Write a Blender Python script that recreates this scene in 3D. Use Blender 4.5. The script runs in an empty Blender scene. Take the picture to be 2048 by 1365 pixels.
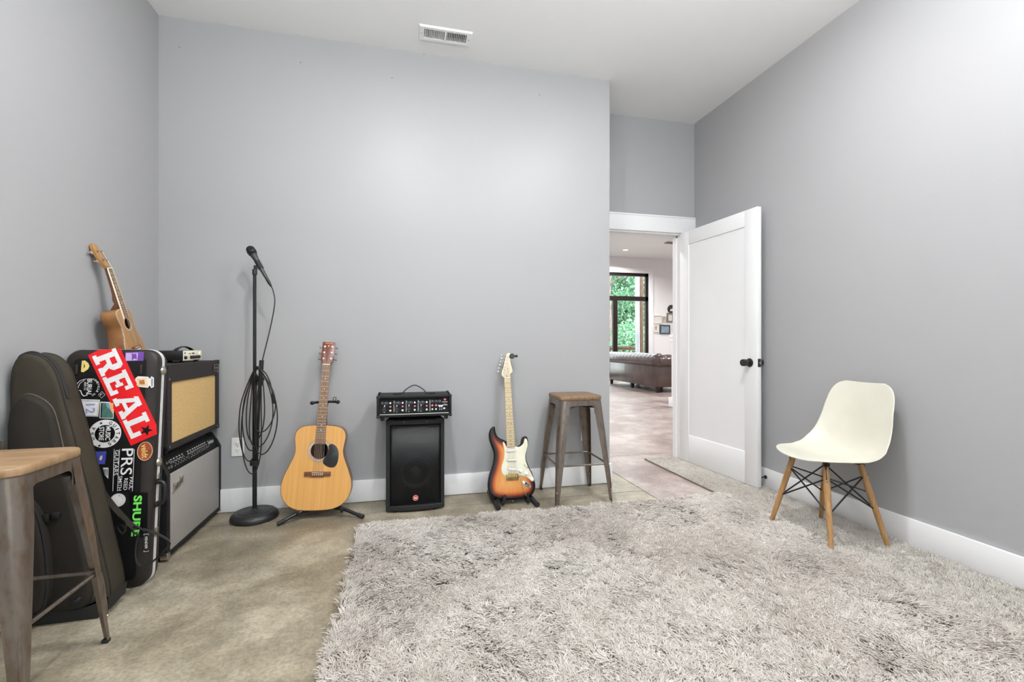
import bpy, bmesh, math, random
import numpy as np
from mathutils import Vector, Matrix, Euler
from mathutils.geometry import delaunay_2d_cdt
random.seed(7)
rng = np.random.default_rng(11)
SC = bpy.context.scene
COL = SC.collection
R = math.radians
SHAG_N, LOW_N = 58000, 60000
P_CAN, P_GLOBE, P_WIN, P_TER, P_SUN, P_SKY, P_UP, P_LIV = 27, 31, 4, 50, 9.0, 3.4, 95, 92
PI = math.pi

# ---------------------------------------------------------------- room figures (metres)
CAM_H = 1.06
YAW = R(13.46)
FPX = 915.0
CEIL = 3.05
XL, XR = -1.44, 2.58           # side walls
YB = 3.2                        # wall the instruments stand against
XP = 1.526                      # end of that wall
YD = 3.66                       # wall with the doorway
YR = -2.9                       # wall behind
YF = 12.3                       # far wall of the living room
CEIL2 = 3.58

def ray(px, py):
    u = (px-1024)/FPX; v = (686-py)/FPX
    return Vector((math.sin(YAW)+u*math.cos(YAW), math.cos(YAW)-u*math.sin(YAW), v))
def atY(px, py, Y):
    d = ray(px, py); return Vector((0, 0, CAM_H))+d*(Y/d.y)

# ---------------------------------------------------------------- colour + materials
def lin(c):
    return c/12.92 if c <= .04045 else ((c+.055)/1.055)**2.4
def rgb(r, g, b):
    return (lin(r/255), lin(g/255), lin(b/255), 1)
def newmat(name):
    m = bpy.data.materials.new(name); m.use_nodes = True
    nt = m.node_tree; b = nt.nodes['Principled BSDF']
    return m, nt, b
def nd(nt, t, **kw):
    n = nt.nodes.new(t)
    for k, v in kw.items():
        if k.startswith('i_'):
            n.inputs[k[2:].replace('_', ' ')].default_value = v
        else:
            setattr(n, k, v)
    return n
def ramp(nt, stops):
    r = nt.nodes.new('ShaderNodeValToRGB'); e = r.color_ramp.elements
    while len(e) < len(stops): e.new(.5)
    for el, (p, c) in zip(e, stops):
        el.position = p; el.color = c
    return r
def coords(nt, world=False, scale=(1, 1, 1), rot=(0, 0, 0)):
    mp = nt.nodes.new('ShaderNodeMapping'); mp.inputs['Scale'].default_value = scale; mp.inputs['Rotation'].default_value = rot
    if world:
        g = nt.nodes.new('ShaderNodeNewGeometry'); nt.links.new(g.outputs['Position'], mp.inputs['Vector'])
    else:
        g = nt.nodes.new('ShaderNodeTexCoord'); nt.links.new(g.outputs['Object'], mp.inputs['Vector'])
    return mp
def M(name, c, rough=.5, metal=0., c2=None, scale=12., stretch=(1, 1, 1), bump=0., bscale=200., spec=.5, coat=0., lo=.35, hi=.65, detail=6, world=False, rot=(0, 0, 0), emit=None):
    m, nt, b = newmat(name)
    b.inputs['Roughness'].default_value = rough; b.inputs['Metallic'].default_value = metal
    b.inputs['Specular IOR Level'].default_value = spec; b.inputs['Coat Weight'].default_value = coat
    b.inputs['Base Color'].default_value = c
    if c2 is None:                                   # every surface keeps a little natural mottling
        c2 = tuple(min(1, x*1.12+.002) for x in c[:3])+(1,)
    mp = coords(nt, world, stretch, rot)
    n = nd(nt, 'ShaderNodeTexNoise', i_Scale=scale, i_Detail=detail)
    nt.links.new(mp.outputs[0], n.inputs['Vector'])
    r = ramp(nt, [(lo, c), (hi, c2)])
    nt.links.new(n.outputs['Fac'], r.inputs[0]); nt.links.new(r.outputs[0], b.inputs['Base Color'])
    if bump:
        n2 = nd(nt, 'ShaderNodeTexNoise', i_Scale=bscale, i_Detail=3.)
        nt.links.new(mp.outputs[0], n2.inputs['Vector'])
        bp = nd(nt, 'ShaderNodeBump', i_Strength=bump, i_Distance=.002)
        nt.links.new(n2.outputs['Fac'], bp.inputs['Height']); nt.links.new(bp.outputs[0], b.inputs['Normal'])
    if emit:
        b.inputs['Emission Color'].default_value = emit[0]; b.inputs['Emission Strength'].default_value = emit[1]
    return m

# ---------------------------------------------------------------- mesh builder
def catmull(pts, n=8, closed=True):
    P = [Vector(p) for p in pts]; out = []; N = len(P)
    rngs = range(N) if closed else range(N-1)
    for i in rngs:
        p1, p2 = P[i], P[(i+1) % N]
        p0 = P[(i-1) % N] if closed or i > 0 else p1*2-p2
        p3 = P[(i+2) % N] if closed or i < N-2 else p2*2-p1
        for k in range(n):
            t = k/n
            out.append(.5*((2*p1)+(p2-p0)*t+(2*p0-5*p1+4*p2-p3)*t*t+(3*p1-p0-3*p2+p3)*t**3))
    if not closed: out.append(P[-1])
    return out
def offset_outline(o, d):
    """moves a closed 2-D outline inwards by d (outline counter-clockwise)."""
    n = len(o); r = []
    for i in range(n):
        a, b = Vector(o[i-1][:2]), Vector(o[(i+1) % n][:2])
        t = (b-a); t = t.normalized() if t.length > 1e-9 else Vector((1, 0))
        r.append((o[i][0]-t.y*d, o[i][1]+t.x*d))
    return r
def area2(o):
    return sum(o[i-1][0]*o[i][1]-o[i][0]*o[i-1][1] for i in range(len(o)))/2
def ccw(o):
    o = [tuple(p[:2]) for p in o]
    return o if area2(o) > 0 else o[::-1]
def rrect(w, h, r, n=5, cx=0, cy=0):
    o = []
    for sx, sy, a0 in ((1, 1, 0), (-1, 1, 90), (-1, -1, 180), (1, -1, 270)):
        for k in range(n+1):
            a = R(a0+90*k/n)
            o.append((cx+sx*(w/2-r)+r*math.cos(a), cy+sy*(h/2-r)+r*math.sin(a)))
    return o
def circ(r, n=24, cx=0, cy=0, ry=None):
    ry = ry or r
    return [(cx+r*math.cos(2*PI*k/n), cy+ry*math.sin(2*PI*k/n)) for k in range(n)]

class MB:
    def __init__(s): s.v = []; s.f = []; s.mi = []; s.cm = 0
    def add(s, vs, fs):
        o = len(s.v); s.v += [tuple(v) for v in vs]
        s.f += [tuple(i+o for i in f) for f in fs]; s.mi += [s.cm]*len(fs); return s
    def bm(s, bm, mat=None):
        if mat is not None: bm.transform(mat)
        bm.verts.index_update()
        s.add([v.co[:] for v in bm.verts], [[v.index for v in f.verts] for f in bm.faces]); bm.free(); return s
    def box(s, x0, x1, y0, y1, z0, z1, bev=0., seg=2, mat=None):
        b = bmesh.new(); bmesh.ops.create_cube(b, size=1)
        for v in b.verts:
            v.co = ((x0+x1)/2+v.co.x*(x1-x0), (y0+y1)/2+v.co.y*(y1-y0), (z0+z1)/2+v.co.z*(z1-z0))
        if bev: bmesh.ops.bevel(b, geom=b.edges[:], offset=bev, segments=seg, affect='EDGES', profile=.5)
        return s.bm(b, mat)
    def loft(s, rings, closed=True, cap0=True, cap1=True):
        n = len(rings[0]); vs = [p for r in rings for p in r]; fs = []
        m = n if closed else n-1
        for i in range(len(rings)-1):
            for k in range(m):
                a, b = i*n+k, i*n+(k+1) % n
                fs.append((a, b, b+n, a+n))
        if cap0: fs.append(tuple(range(n))[::-1])
        if cap1: fs.append(tuple(range((len(rings)-1)*n, len(rings)*n)))
        return s.add(vs, fs)
    def cyl(s, p0, p1, r0, r1=None, n=16, caps=True):
        r1 = r0 if r1 is None else r1
        return s.tube([p0, p1], [r0, r1], n, caps=caps)
    def tube(s, path, r, n=10, closed=False, caps=True, flat=None):
        P = [Vector(p) for p in path]; N = len(P)
        rr = r if isinstance(r, (list, tuple)) else [r]*N
        rings = []; up = None
        for i in range(N):
            if closed: t = P[(i+1) % N]-P[i-1]
            else: t = P[min(i+1, N-1)]-P[max(i-1, 0)]
            t = t.normalized() if t.length > 1e-9 else Vector((0, 0, 1))
            if up is None:
                up = Vector((0, 0, 1)) if abs(t.z) < .9 else Vector((1, 0, 0))
            a = up-t*up.dot(t)
            if a.length < 1e-6: a = t.orthogonal()
            a.normalize(); b = t.cross(a); up = a
            fa, fb = flat or (1, 1)
            rings.append([P[i]+(a*math.cos(2*PI*k/n)*fa+b*math.sin(2*PI*k/n)*fb)*rr[i] for k in range(n)])
        if closed:
            rings.append(rings[0]); return s.loft(rings, True, False, False)
        return s.loft(rings, True, caps, caps)
    def lathe(s, prof, n=32, mat=None, caps=True):
        rings = [[Vector((max(r, 1e-5)*math.cos(2*PI*k/n), max(r, 1e-5)*math.sin(2*PI*k/n), z)) for k in range(n)] for r, z in prof]
        if mat is not None: rings = [[mat @ p for p in r] for r in rings]
        return s.loft(rings, True, caps, caps)
    def ball(s, c, r, n=14, sc=(1, 1, 1), mat=None):
        b = bmesh.new(); bmesh.ops.create_uvsphere(b, u_segments=n, v_segments=max(6, n*2//3), radius=r)
        for v in b.verts: v.co = Vector((v.co.x*sc[0]+c[0], v.co.y*sc[1]+c[1], v.co.z*sc[2]+c[2]))
        return s.bm(b, mat)
    def plate(s, o, y0, y1, rnd=0., mat=None, nr=3):
        """closed outline o in (x,z), thickness y0..y1 (front at y0), edges rounded by rnd."""
        o = ccw(o); rings = []
        if rnd:
            for k in range(nr+1):
                a = PI/2*k/nr
                q = offset_outline(o, rnd*(1-math.sin(a))); rings.append([Vector((p[0], y0+rnd*(1-math.cos(a)), p[1])) for p in q])
            for k in range(nr+1):
                a = PI/2*(1-k/nr)
                q = offset_outline(o, rnd*(1-math.sin(a))); rings.append([Vector((p[0], y1-rnd*(1-math.cos(a)), p[1])) for p in q])
        else:
            rings = [[Vector((p[0], y, p[1])) for p in o] for y in (y0, y1)]
        if mat is not None: rings = [[mat @ p for p in r] for r in rings]
        return s.loft(rings)
    def ringplate(s, o, i, y0, y1, mat=None):
        """flat band between two outlines with the same number of points."""
        n = len(o); vs = []; fs = []
        for (q, y) in ((o, y0), (i, y0), (i, y1), (o, y1)):
            vs += [Vector((p[0], y, p[1])) for p in q]
        for a in range(4):
            b = (a+1) % 4
            for k in range(n):
                fs.append((a*n+k, a*n+(k+1) % n, b*n+(k+1) % n, b*n+k))
        if mat is not None: vs = [mat @ v for v in vs]
        return s.add(vs, fs)
    def holed(s, o, holes, y0, y1, mat=None):
        """plate with holes, triangulated."""
        loops = [ccw(o)]+[ccw(h)[::-1] for h in holes]
        b = bmesh.new(); es = []
        for L in loops:
            vs = [b.verts.new((p[0], y0, p[1])) for p in L]
            es += [b.edges.new((vs[i], vs[(i+1) % len(vs)])) for i in range(len(vs))]
        bmesh.ops.triangle_fill(b, use_beauty=True, use_dissolve=False, edges=es)
        r = bmesh.ops.extrude_face_region(b, geom=b.faces[:])
        for e in r['geom']:
            if isinstance(e, bmesh.types.BMVert): e.co.y = y1
        return s.bm(b, mat)
    def xf(s, mat, start=0):
        s.v[start:] = [tuple(mat @ Vector(v)) for v in s.v[start:]]; return s
    def build(s, name, mats, parent=None, smooth=40, loc=None, rot=None):
        me = bpy.data.meshes.new(name)
        me.from_pydata(s.v, [], s.f)
        mats = mats if isinstance(mats, (list, tuple)) else [mats]
        for m in mats: me.materials.append(m)
        if len(mats) > 1: me.polygons.foreach_set('material_index', s.mi)
        b = bmesh.new(); b.from_mesh(me)
        bmesh.ops.recalc_face_normals(b, faces=b.faces[:]); b.to_mesh(me); b.free()
        if smooth:
            me.polygons.foreach_set('use_smooth', [True]*len(me.polygons)); me.set_sharp_from_angle(angle=R(smooth))
        me.update()
        o = bpy.data.objects.new(name, me); COL.objects.link(o)
        if parent is not None: o.parent = parent
        if loc is not None: o.location = loc
        if rot is not None: o.rotation_euler = rot
        return o

def thing(name, label, cat, loc=(0, 0, 0), rot=(0, 0, 0), group=None):
    o = bpy.data.objects.new(name, None); COL.objects.link(o); o.empty_display_size = .05
    o.location = loc; o.rotation_euler = rot
    return tag(o, label, cat, group)
def tag(o, label, cat, group=None):
    o['label'] = label; o['category'] = cat
    if group: o['group'] = group
    return o
def struct(name, mb, mat, parent=None, smooth=30):
    o = mb.build(name, mat, parent, smooth)
    if parent is None: o['kind'] = 'structure'
    return o
def lab(o, s):
    o['label'] = s; return o

def text(s, size=1., bold=0., shear=0., align='CENTER', ext=0.):
    """lettering as vertices and faces in the x/y plane (built-in font)."""
    cu = bpy.data.curves.new('lettering_curve', 'FONT'); cu.body = s; cu.size = size; cu.offset = bold*size; cu.shear = shear
    cu.align_x = align; cu.align_y = 'CENTER'; cu.resolution_u = 3; cu.extrude = ext
    ob = bpy.data.objects.new('lettering_curve', cu); COL.objects.link(ob)
    bpy.context.view_layer.update()
    me = bpy.data.meshes.new_from_object(ob)
    vs = [v.co.copy() for v in me.vertices]; fs = [tuple(p.vertices) for p in me.polygons]
    bpy.data.objects.remove(ob); bpy.data.curves.remove(cu); bpy.data.meshes.remove(me)
    return vs, fs
def fit(vs, w=None, h=None):
    """scales lettering to a width and height about its centre."""
    xs = [v.x for v in vs]; ys = [v.y for v in vs]
    cx, cy = (min(xs)+max(xs))/2, (min(ys)+max(ys))/2
    sx = w/(max(xs)-min(xs)) if w else None; sy = h/(max(ys)-min(ys)) if h else None
    sx = sx or sy; sy = sy or sx
    return [Vector(((v.x-cx)*sx, (v.y-cy)*sy, v.z)) for v in vs]
FRONT = Matrix(((1, 0, 0, 0), (0, 0, -1, 0), (0, 1, 0, 0), (0, 0, 0, 1)))   # x/y lettering -> x/z plane facing -y

def instance(o, parent=None):
    c = o.copy(); COL.objects.link(c)
    if parent is not None: c.parent = parent
    for ch in list(o.children): instance(ch, c)
    return c

# ---------------------------------------------------------------- material palette
m_wall = M('grey_wall_paint', (.375, .374, .378, 1), .42, c2=(.388, .387, .391, 1), scale=.8, bump=.06, bscale=260, spec=.28, world=True)
m_white_wall = M('white_wall_paint', (.76, .75, .745, 1), .6, scale=1, bump=.05, bscale=260, world=True, c2=(.78, .77, .765, 1))
m_ceil = M('white_ceiling_paint', (.84, .84, .84, 1), .8, c2=(.855, .855, .855, 1), scale=1, bump=.06, bscale=300, spec=.2, world=True)
m_trim = M('white_satin_trim', (.82, .82, .822, 1), .35, c2=(.835, .835, .835, 1), scale=3, spec=.45)
m_black = M('black_plastic', rgb(24, 24, 25), .42, bump=.05, bscale=400)
m_blackmetal = M('black_metal', rgb(20, 20, 21), .35, spec=.5, scale=30)
m_rubber = M('black_rubber', rgb(26, 26, 27), .65, bump=.1, bscale=500)
m_foam = M('black_foam', rgb(30, 30, 31), .9, bump=.4, bscale=700)
m_tolex = M('black_tolex', rgb(22, 21, 22), .5, bump=.7, bscale=900, c2=rgb(29, 28, 29), scale=60, spec=.3)
m_tolexb = M('brown_black_tolex', rgb(44, 39, 38), .55, bump=.6, bscale=900, c2=rgb(52, 46, 45), scale=60, spec=.3)
m_chrome = M('chrome', rgb(205, 203, 200), .18, 1., scale=6)
m_nickel = M('brushed_nickel', rgb(186, 180, 168), .3, 1., scale=20)
m_brass = M('brass', rgb(190, 160, 90), .3, 1., scale=20)
m_white = M('white_plastic', rgb(236, 236, 234), .35, scale=4)
m_cream = M('cream_plastic', rgb(240, 234, 214), .35, scale=5)
m_letter = M('white_lettering', rgb(235, 235, 232), .5, scale=30)
m_ink = M('black_ink', rgb(14, 14, 15), .5, scale=30)
# ================================================================ SETTING
def concrete(name, a, b2, c):
    m, nt, b = newmat(name)
    mp = coords(nt, True)
    n1 = nd(nt, 'ShaderNodeTexNoise', i_Scale=1.6, i_Detail=9., i_Roughness=.62, i_Distortion=.5)
    n2 = nd(nt, 'ShaderNodeTexNoise', i_Scale=7., i_Detail=12., i_Roughness=.75)
    n3 = nd(nt, 'ShaderNodeTexNoise', i_Scale=70., i_Detail=4., i_Roughness=.7)
    for n in (n1, n2, n3): nt.links.new(mp.outputs[0], n.inputs['Vector'])
    r1 = ramp(nt, [(.38, a), (.5, b2), (.62, c)])
    nt.links.new(n1.outputs['Fac'], r1.inputs[0])
    r2 = ramp(nt, [(.40, (.74, .74, .74, 1)), (.60, (1.16, 1.16, 1.16, 1))]); nt.links.new(n2.outputs['Fac'], r2.inputs[0])
    r3 = ramp(nt, [(.40, (.80, .80, .80, 1)), (.56, (1.08, 1.08, 1.08, 1))]); nt.links.new(n3.outputs['Fac'], r3.inputs[0])
    x = nd(nt, 'ShaderNodeMix', data_type='RGBA', blend_type='MULTIPLY'); x.inputs[0].default_value = 1
    nt.links.new(r1.outputs[0], x.inputs[6]); nt.links.new(r2.outputs[0], x.inputs[7])
    y = nd(nt, 'ShaderNodeMix', data_type='RGBA', blend_type='MULTIPLY'); y.inputs[0].default_value = 1
    nt.links.new(x.outputs[2], y.inputs[6]); nt.links.new(r3.outputs[0], y.inputs[7])
    nt.links.new(y.outputs[2], b.inputs['Base Color'])
    rr = ramp(nt, [(.3, (.30, .30, .30, 1)), (.7, (.5, .5, .5, 1))]); nt.links.new(n2.outputs['Fac'], rr.inputs[0])
    nt.links.new(rr.outputs[0], b.inputs['Roughness'])
    bp = nd(nt, 'ShaderNodeBump', i_Strength=.12, i_Distance=.003); nt.links.new(n2.outputs['Fac'], bp.inputs['Height']); nt.links.new(bp.outputs[0], b.inputs['Normal'])
    return m
m_conc = concrete('grey_tan_concrete', rgb(120, 110, 92), rgb(143, 133, 114), rgb(166, 157, 138))
m_hall = concrete('reddish_stained_concrete', rgb(132, 114, 108), rgb(152, 136, 130), rgb(170, 157, 151))

XJ, YJ = 1.68, 2.97      # saw-cut joints
j = .003
b = MB()
b.box(XL-.2, XJ-j, YR-.2, YJ-j, -.12, 0).box(XL-.2, XJ-j, YJ+j, YD+.12, -.12, 0)
b.box(XL-.2, XR+.2, YR-.2, YD+.12, -.14, -.006)
struct('floor', b, m_conc)
b = MB()
b.box(XJ+j, XR+.2, YR-.2, 3.93-j, -.12, 0).box(.4, XJ-j, YD+.12, 3.93-j, -.12, 0)
b.box(.4, 5.2-j, 3.93+j, YF+.2, -.12, 0).box(5.2+j, 10.2, 3.93+j, YF+.2, -.12, 0)
b.box(.4, 10.2, YD+.12, YF+.2, -.14, -.006)
struct('floor', b, m_hall)

T = .12
struct('wall_left', MB().box(XL-T, XL, YR-T, YB+T, 0, CEIL), m_wall)
struct('wall_back', MB().box(XL, XP, YB, YB+T, 0, CEIL).box(XP-T, XP, YB+T, YD+T, 0, CEIL), m_wall)
DX0, DX1, DH = 1.60, 2.455, 2.05
struct('wall_doorway', MB().box(XP, DX0, YD, YD+T, 0, CEIL).box(DX0, DX1, YD, YD+T, DH, CEIL).box(DX1, XR, YD, YD+T, 0, CEIL), m_wall)
struct('wall_right', MB().box(XR, XR+T, YR-T, YD+T, 0, CEIL), m_wall)
WX0, WX1, WZ0, WZ1 = -.9, 2.1, .75, 2.45     # unseen window behind the camera, put in for fill light
struct('wall_rear', MB().box(XL, WX0, YR-T, YR, 0, CEIL).box(WX1, XR, YR-T, YR, 0, CEIL).box(WX0, WX1, YR-T, YR, 0, WZ0).box(WX0, WX1, YR-T, YR, WZ1, CEIL), M('bounce_cutting_wall_dark', (.08, .08, .085, 1), .6, scale=1, world=True))  # unseen wall made dark to cut the light bounced back into the room
wr = struct('window_1', MB().box(WX0, WX1, YR-.09, YR-.03, WZ0, WZ0+.06).box(WX0, WX1, YR-.09, YR-.03, WZ1-.06, WZ1).box(WX0, WX0+.06, YR-.09, YR-.03, WZ0, WZ1).box(WX1-.06, WX1, YR-.09, YR-.03, WZ0, WZ1).box(.57, .63, YR-.09, YR-.03, WZ0, WZ1), m_trim)
# ceiling with the hole for the air duct
VX0, VX1, VY0, VY1 = .10, .44, 2.905, 3.05
struct('ceiling', MB().box(XL-T, VX0+.03, YR-T, YD+T, CEIL, CEIL+.1).box(VX1-.03, XR+T, YR-T, YD+T, CEIL, CEIL+.1)
       .box(VX0+.03, VX1-.03, YR-T, VY0+.025, CEIL, CEIL+.1).box(VX0+.03, VX1-.03, VY1-.025, YD+T, CEIL, CEIL+.1)
       , m_ceil)
BH, BT = .145, .016
struct('baseboard_back', MB().box(XL, XP+BT, YB-BT, YB, 0.003, BH, .002).box(XP, XP+BT, YB, YD, .003, BH, .002), m_trim)
struct('baseboard_left', MB().box(XL, XL+BT, YR, YB-BT, .003, BH, .002), m_trim)
struct('baseboard_right', MB().box(XR-BT, XR, YR, YD, .003, BH, .002), m_trim)
# door casing
cz = MB()
cz.box(XP, XR-.001, YD-.022, YD, DH-.005, DH+.135, .002).box(XP+.004, XR-.004, YD-.028, YD, DH+.127, DH+.14, .001)
cz.box(DX0-.075, DX0, YD-.02, YD, .002, DH-.005, .002).box(DX1, DX1+.09, YD-.02, YD, .002, DH-.005, .002)
cz.box(DX0, DX0+.018, YD, YD+T, .002, DH).box(DX1-.018, DX1, YD, YD+T, .002, DH).box(DX0, DX1, YD, YD+T, DH-.018, DH)
cz.box(DX0+.018, DX0+.03, YD+.05, YD+.085, .002, DH).box(DX1-.03, DX1-.018, YD+.05, YD+.085, .002, DH).box(DX0, DX1, YD+.05, YD+.085, DH-.03, DH-.018)
cz.box(DX0-.09, DX0, YD+T, YD+T+.02, .002, DH).box(DX1, DX1+.09, YD+T, YD+T+.02, .002, DH).box(DX0-.09, DX1+.09, YD+T, YD+T+.02, DH, DH+.13)
struct('trim_1', cz, m_trim)

# ---- living room shell
struct('wall_hall', MB().box(.28, .4, YD, YF+T, 0, CEIL2).box(10.2, 10.32, YD, YF+T, 0, CEIL2), m_white_wall)
struct('ceiling', MB().box(.28, 10.32, YD+T, YF+T, CEIL2, CEIL2+.1).box(.28, 10.32, YD+T, YD+T+.02, CEIL+.1, CEIL2), m_ceil)
struct('wall_front', MB().box(XR+T, 10.2, YD, YD+T, 0, CEIL2).box(.4, XP-T, YD+.0, YD+T, 0, CEIL2).box(XP-T, XR+T, YD, YD+T, CEIL+.1, CEIL2), m_white_wall)
LX0, LX1, LZ1 = 4.1, 7.13, 3.12
struct('wall_far', MB().box(.4, LX0, YF, YF+T, 0, CEIL2).box(LX1, 10.2, YF, YF+T, 0, CEIL2).box(LX0, LX1, YF, YF+T, LZ1, CEIL2), m_white_wall)
struct('trim_2', MB().box(LX1, LX1+.15, YF-.02, YF, 0, LZ1+.15, .003).box(LX0-.15, LX0, YF-.02, YF, 0, LZ1+.15, .003).box(LX0, LX1, YF-.02, YF, LZ1, LZ1+.15, .003), m_trim)
struct('baseboard_far', MB().box(LX1+.15, 10.2, YF-.016, YF, .003, .16), m_trim)
m_frame = M('dark_brown_window_frame', rgb(30, 19, 16), .45, scale=30, spec=.3)
f = MB(); y0, y1 = YF+.02, YF+.1
f.box(LX0, LX1, y0, y1, LZ1-.09, LZ1).box(LX1-.09, LX1, y0, y1, 0, LZ1).box(LX0, LX0+.09, y0, y1, 0, LZ1).box(LX0, LX1, y0, y1, 2.30, 2.43).box(LX0, LX1, y0, y1, 0, .12)
f.box(5.99, 6.13, y0, y1, .12, 2.30).box(4.9, 5.04, y0, y1, .12, 2.30)
wf = struct('window_2', f, m_frame)
def glassmat():
    m, nt, b = newmat('window_glass')
    b.inputs['Base Color'].default_value = (.96, 1, .98, 1); b.inputs['Roughness'].default_value = 0
    tr = nd(nt, 'ShaderNodeBsdfTransparent'); tr.inputs[0].default_value = (.94, .97, .96, 1)
    gl = nd(nt, 'ShaderNodeBsdfGlossy'); gl.inputs['Roughness'].default_value = .02
    fr = nd(nt, 'ShaderNodeFresnel'); fr.inputs[0].default_value = 1.3
    mx = nd(nt, 'ShaderNodeMixShader'); nt.links.new(fr.outputs[0], mx.inputs[0]); nt.links.new(tr.outputs[0], mx.inputs[1]); nt.links.new(gl.outputs[0], mx.inputs[2])
    nt.links.new(mx.outputs[0], nt.nodes['Material Output'].inputs[0])
    return m
m_glass = glassmat()
yg = YF+.055
for (x0, x1, z0, z1) in ((LX0+.09, 4.9, .12, 2.30), (5.04, 5.99, .12, 2.30), (6.13, LX1-.09, .12, 2.30), (LX0+.09, LX1-.09, 2.43, LZ1-.09)):
    MB().box(x0, x1, yg, yg+.008, z0, z1).build('window_pane', m_glass, wf)
for (x0, x1) in ((WX0+.06, .57), (.63, WX1-.06)):
    MB().box(x0, x1, YR-.065, YR-.057, WZ0+.06, WZ1-.06).build('window_pane', m_glass, wr)
# low wall beside the hall, with cap and skirting
struct('wall_half', MB().box(4.325, 6.2, 6.6, 6.74, 0, 1.14), m_white_wall)
struct('trim_3', MB().box(4.300, 6.2, 6.575, 6.765, 1.14, 1.19, .006).box(4.313, 6.2, 6.588, 6.6, 1.09, 1.14).box(4.313, 4.325, 6.588, 6.752, 1.09, 1.14).box(4.290, 6.2, 6.565, 6.6, .003, .16, .002).box(4.290, 4.325, 6.6, 6.775, .003, .16, .002), m_trim)

# ---- the door leaf, swung open into the room
door = bpy.data.objects.new('door_1', None); COL.objects.link(door); door['kind'] = 'structure'
door['label'] = 'open white single-panel door beside the chair'
door.location = (2.425, YD-.012, .018)
ang = math.atan2(-.868, .05)        # leaf runs from the hinge towards the camera
door.rotation_euler = (0, 0, ang)
DW, DHH, DT = .868, 2.022, .036
# local x runs along the leaf, the face seen is local -y
st, rt, rb = .118, .118, .235
leaf = MB().box(0, st, 0, DT, 0, DHH, .0015).box(DW-st, DW, 0, DT, 0, DHH, .0015).box(st, DW-st, 0, DT, DHH-rt, DHH, .0015).box(st, DW-st, 0, DT, 0, rb, .0015)
leaf.box(st-.01, DW-st+.01, .0075, DT-.0075, rb-.01, DHH-rt+.01)
leaf.build('door_leaf', m_trim, door)
KZ = .915-.018; KX = DW-.068
def knob(side):
    mt = Matrix.Translation((KX, 0 if side < 0 else DT, KZ)) @ Euler((R(90) if side < 0 else R(-90), 0, 0)).to_matrix().to_4x4()
    k = MB().lathe([(.0, .0), (.031, .0), (.032, .004), (.030, .008), (.012, .010), (.012, .03), (.0235, .034), (.0255, .040), (.0255, .064), (.024, .068), (.0, .068)], 28, mt)
    return k.build('door_knob', m_black, door)
knob(-1); knob(1)
lp = MB().box(DW-.0005, DW+.002, DT/2-.0135, DT/2+.0135, KZ-.030, KZ+.030, .0008).build('latch_plate', m_black, door)
MB().box(DW+.001, DW+.010, DT/2-.006, DT/2+.006, KZ-.008, KZ+.008, .002).build('latch_bolt', m_nickel, lp)
for z in (.2, 1.0, 1.82):
    MB().cyl((-.006, DT+.004, z-.045), (-.006, DT+.004, z+.045), .006, n=10).build('hinge', m_black, door)

# ---- small fixed things
t = thing('door_stop', 'small black door stop on the white baseboard behind the open door', 'door stop', (XR-BT, 2.80, .085), (0, 0, 0))
MB().cyl((0, 0, 0), (-.004, 0, 0), .013, n=16).build('mounting_plate', m_black, t)
MB().cyl((-.003, 0, 0), (-.06, 0, 0), .0045, n=10).build('rod', m_black, t)
MB().lathe([(0, -.002), (.007, 0), (.0105, .004), (.0105, .010), (.008, .014), (0, .014)], 16, Matrix.Translation((-.058, 0, 0)) @ Euler((0, R(-90), 0)).to_matrix().to_4x4()).build('bumper', m_rubber, t)

def outlet(x, z, label):
    t = thing('wall_outlet', label, 'outlet', (x, YB, z), (0, 0, 0), 'wall outlets')
    MB().plate(rrect(.072, .116, .004), -.006, -.0003, .0025).build('cover_plate', m_white, t)
    for dz in (.0195, -.0195):
        rc = MB().plate([(p[0], p[1]+dz) for p in rrect(.033, .029, .012)], -.008, -.005, .0008).build('receptacle', m_white, t)
        for sx, h in ((-.0065, .009), (.0065, .007)):
            MB().box(sx-.0011, sx+.0011, -.0083, -.0078, dz+.001-h/2+.002, dz+.001+h/2+.002).build('slot', m_ink, rc)
        MB().cyl((0, -.0078, dz-.0075), (0, -.0083, dz-.0075), .0024, n=10).build('slot', m_ink, rc)
    MB().cyl((0, -.005, 0), (0, -.0068, 0), .003, n=10).build('screw', m_nickel, t)
outlet(atY(476, 898, YB).x, .405, 'white duplex wall outlet just right of the silver-grille amplifier')
outlet(atY(1170, 866, YB).x, atY(1170, 866, YB).z, 'white duplex wall outlet hidden mostly behind the legs of the far stool')

# ceiling register
t = thing('ceiling_vent', 'white metal air register in the ceiling above the guitars', 'vent', ((VX0+VX1)/2, (VY0+VY1)/2, CEIL))
w, d = (VX1-VX0)/2, (VY1-VY0)/2
fr = MB(); o = [(-w, -d), (w, -d), (w, d), (-w, d)]; i = [(-w+.035, -d+.028), (w-.035, -d+.028), (w-.035, d-.028), (-w+.035, d-.028)]; i2 = [(-w+.008, -d+.008), (w-.008, -d+.008), (w-.008, d-.008), (-w+.008, d-.008)]
vs = [(x, y, 0) for x, y in o]+[(x, y, -.010) for x, y in i2]+[(x, y, -.009) for x, y in i]+[(x, y, .02) for x, y in i]
fs = [(a*4+k, a*4+(k+1) % 4, a*4+4+(k+1) % 4, a*4+4+k) for a in range(3) for k in range(4)]
fr.add(vs, fs); fr.box(-.007, .007, -d+.027, d-.027, -.009, .0); fr.build('frame', m_trim, t, 20)
m_duct = M('dark_duct_lining', rgb(40, 40, 40), .6, scale=20)
du = MB(); q4 = [(-w+.03, -d+.025), (w-.03, -d+.025), (w-.03, d-.025), (-w+.03, d-.025)]
du.loft([[Vector((x, y, z)) for x, y in q4] for z in (.0, .14)], True, False, True); du.build('duct', m_duct, t, 0)
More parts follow.
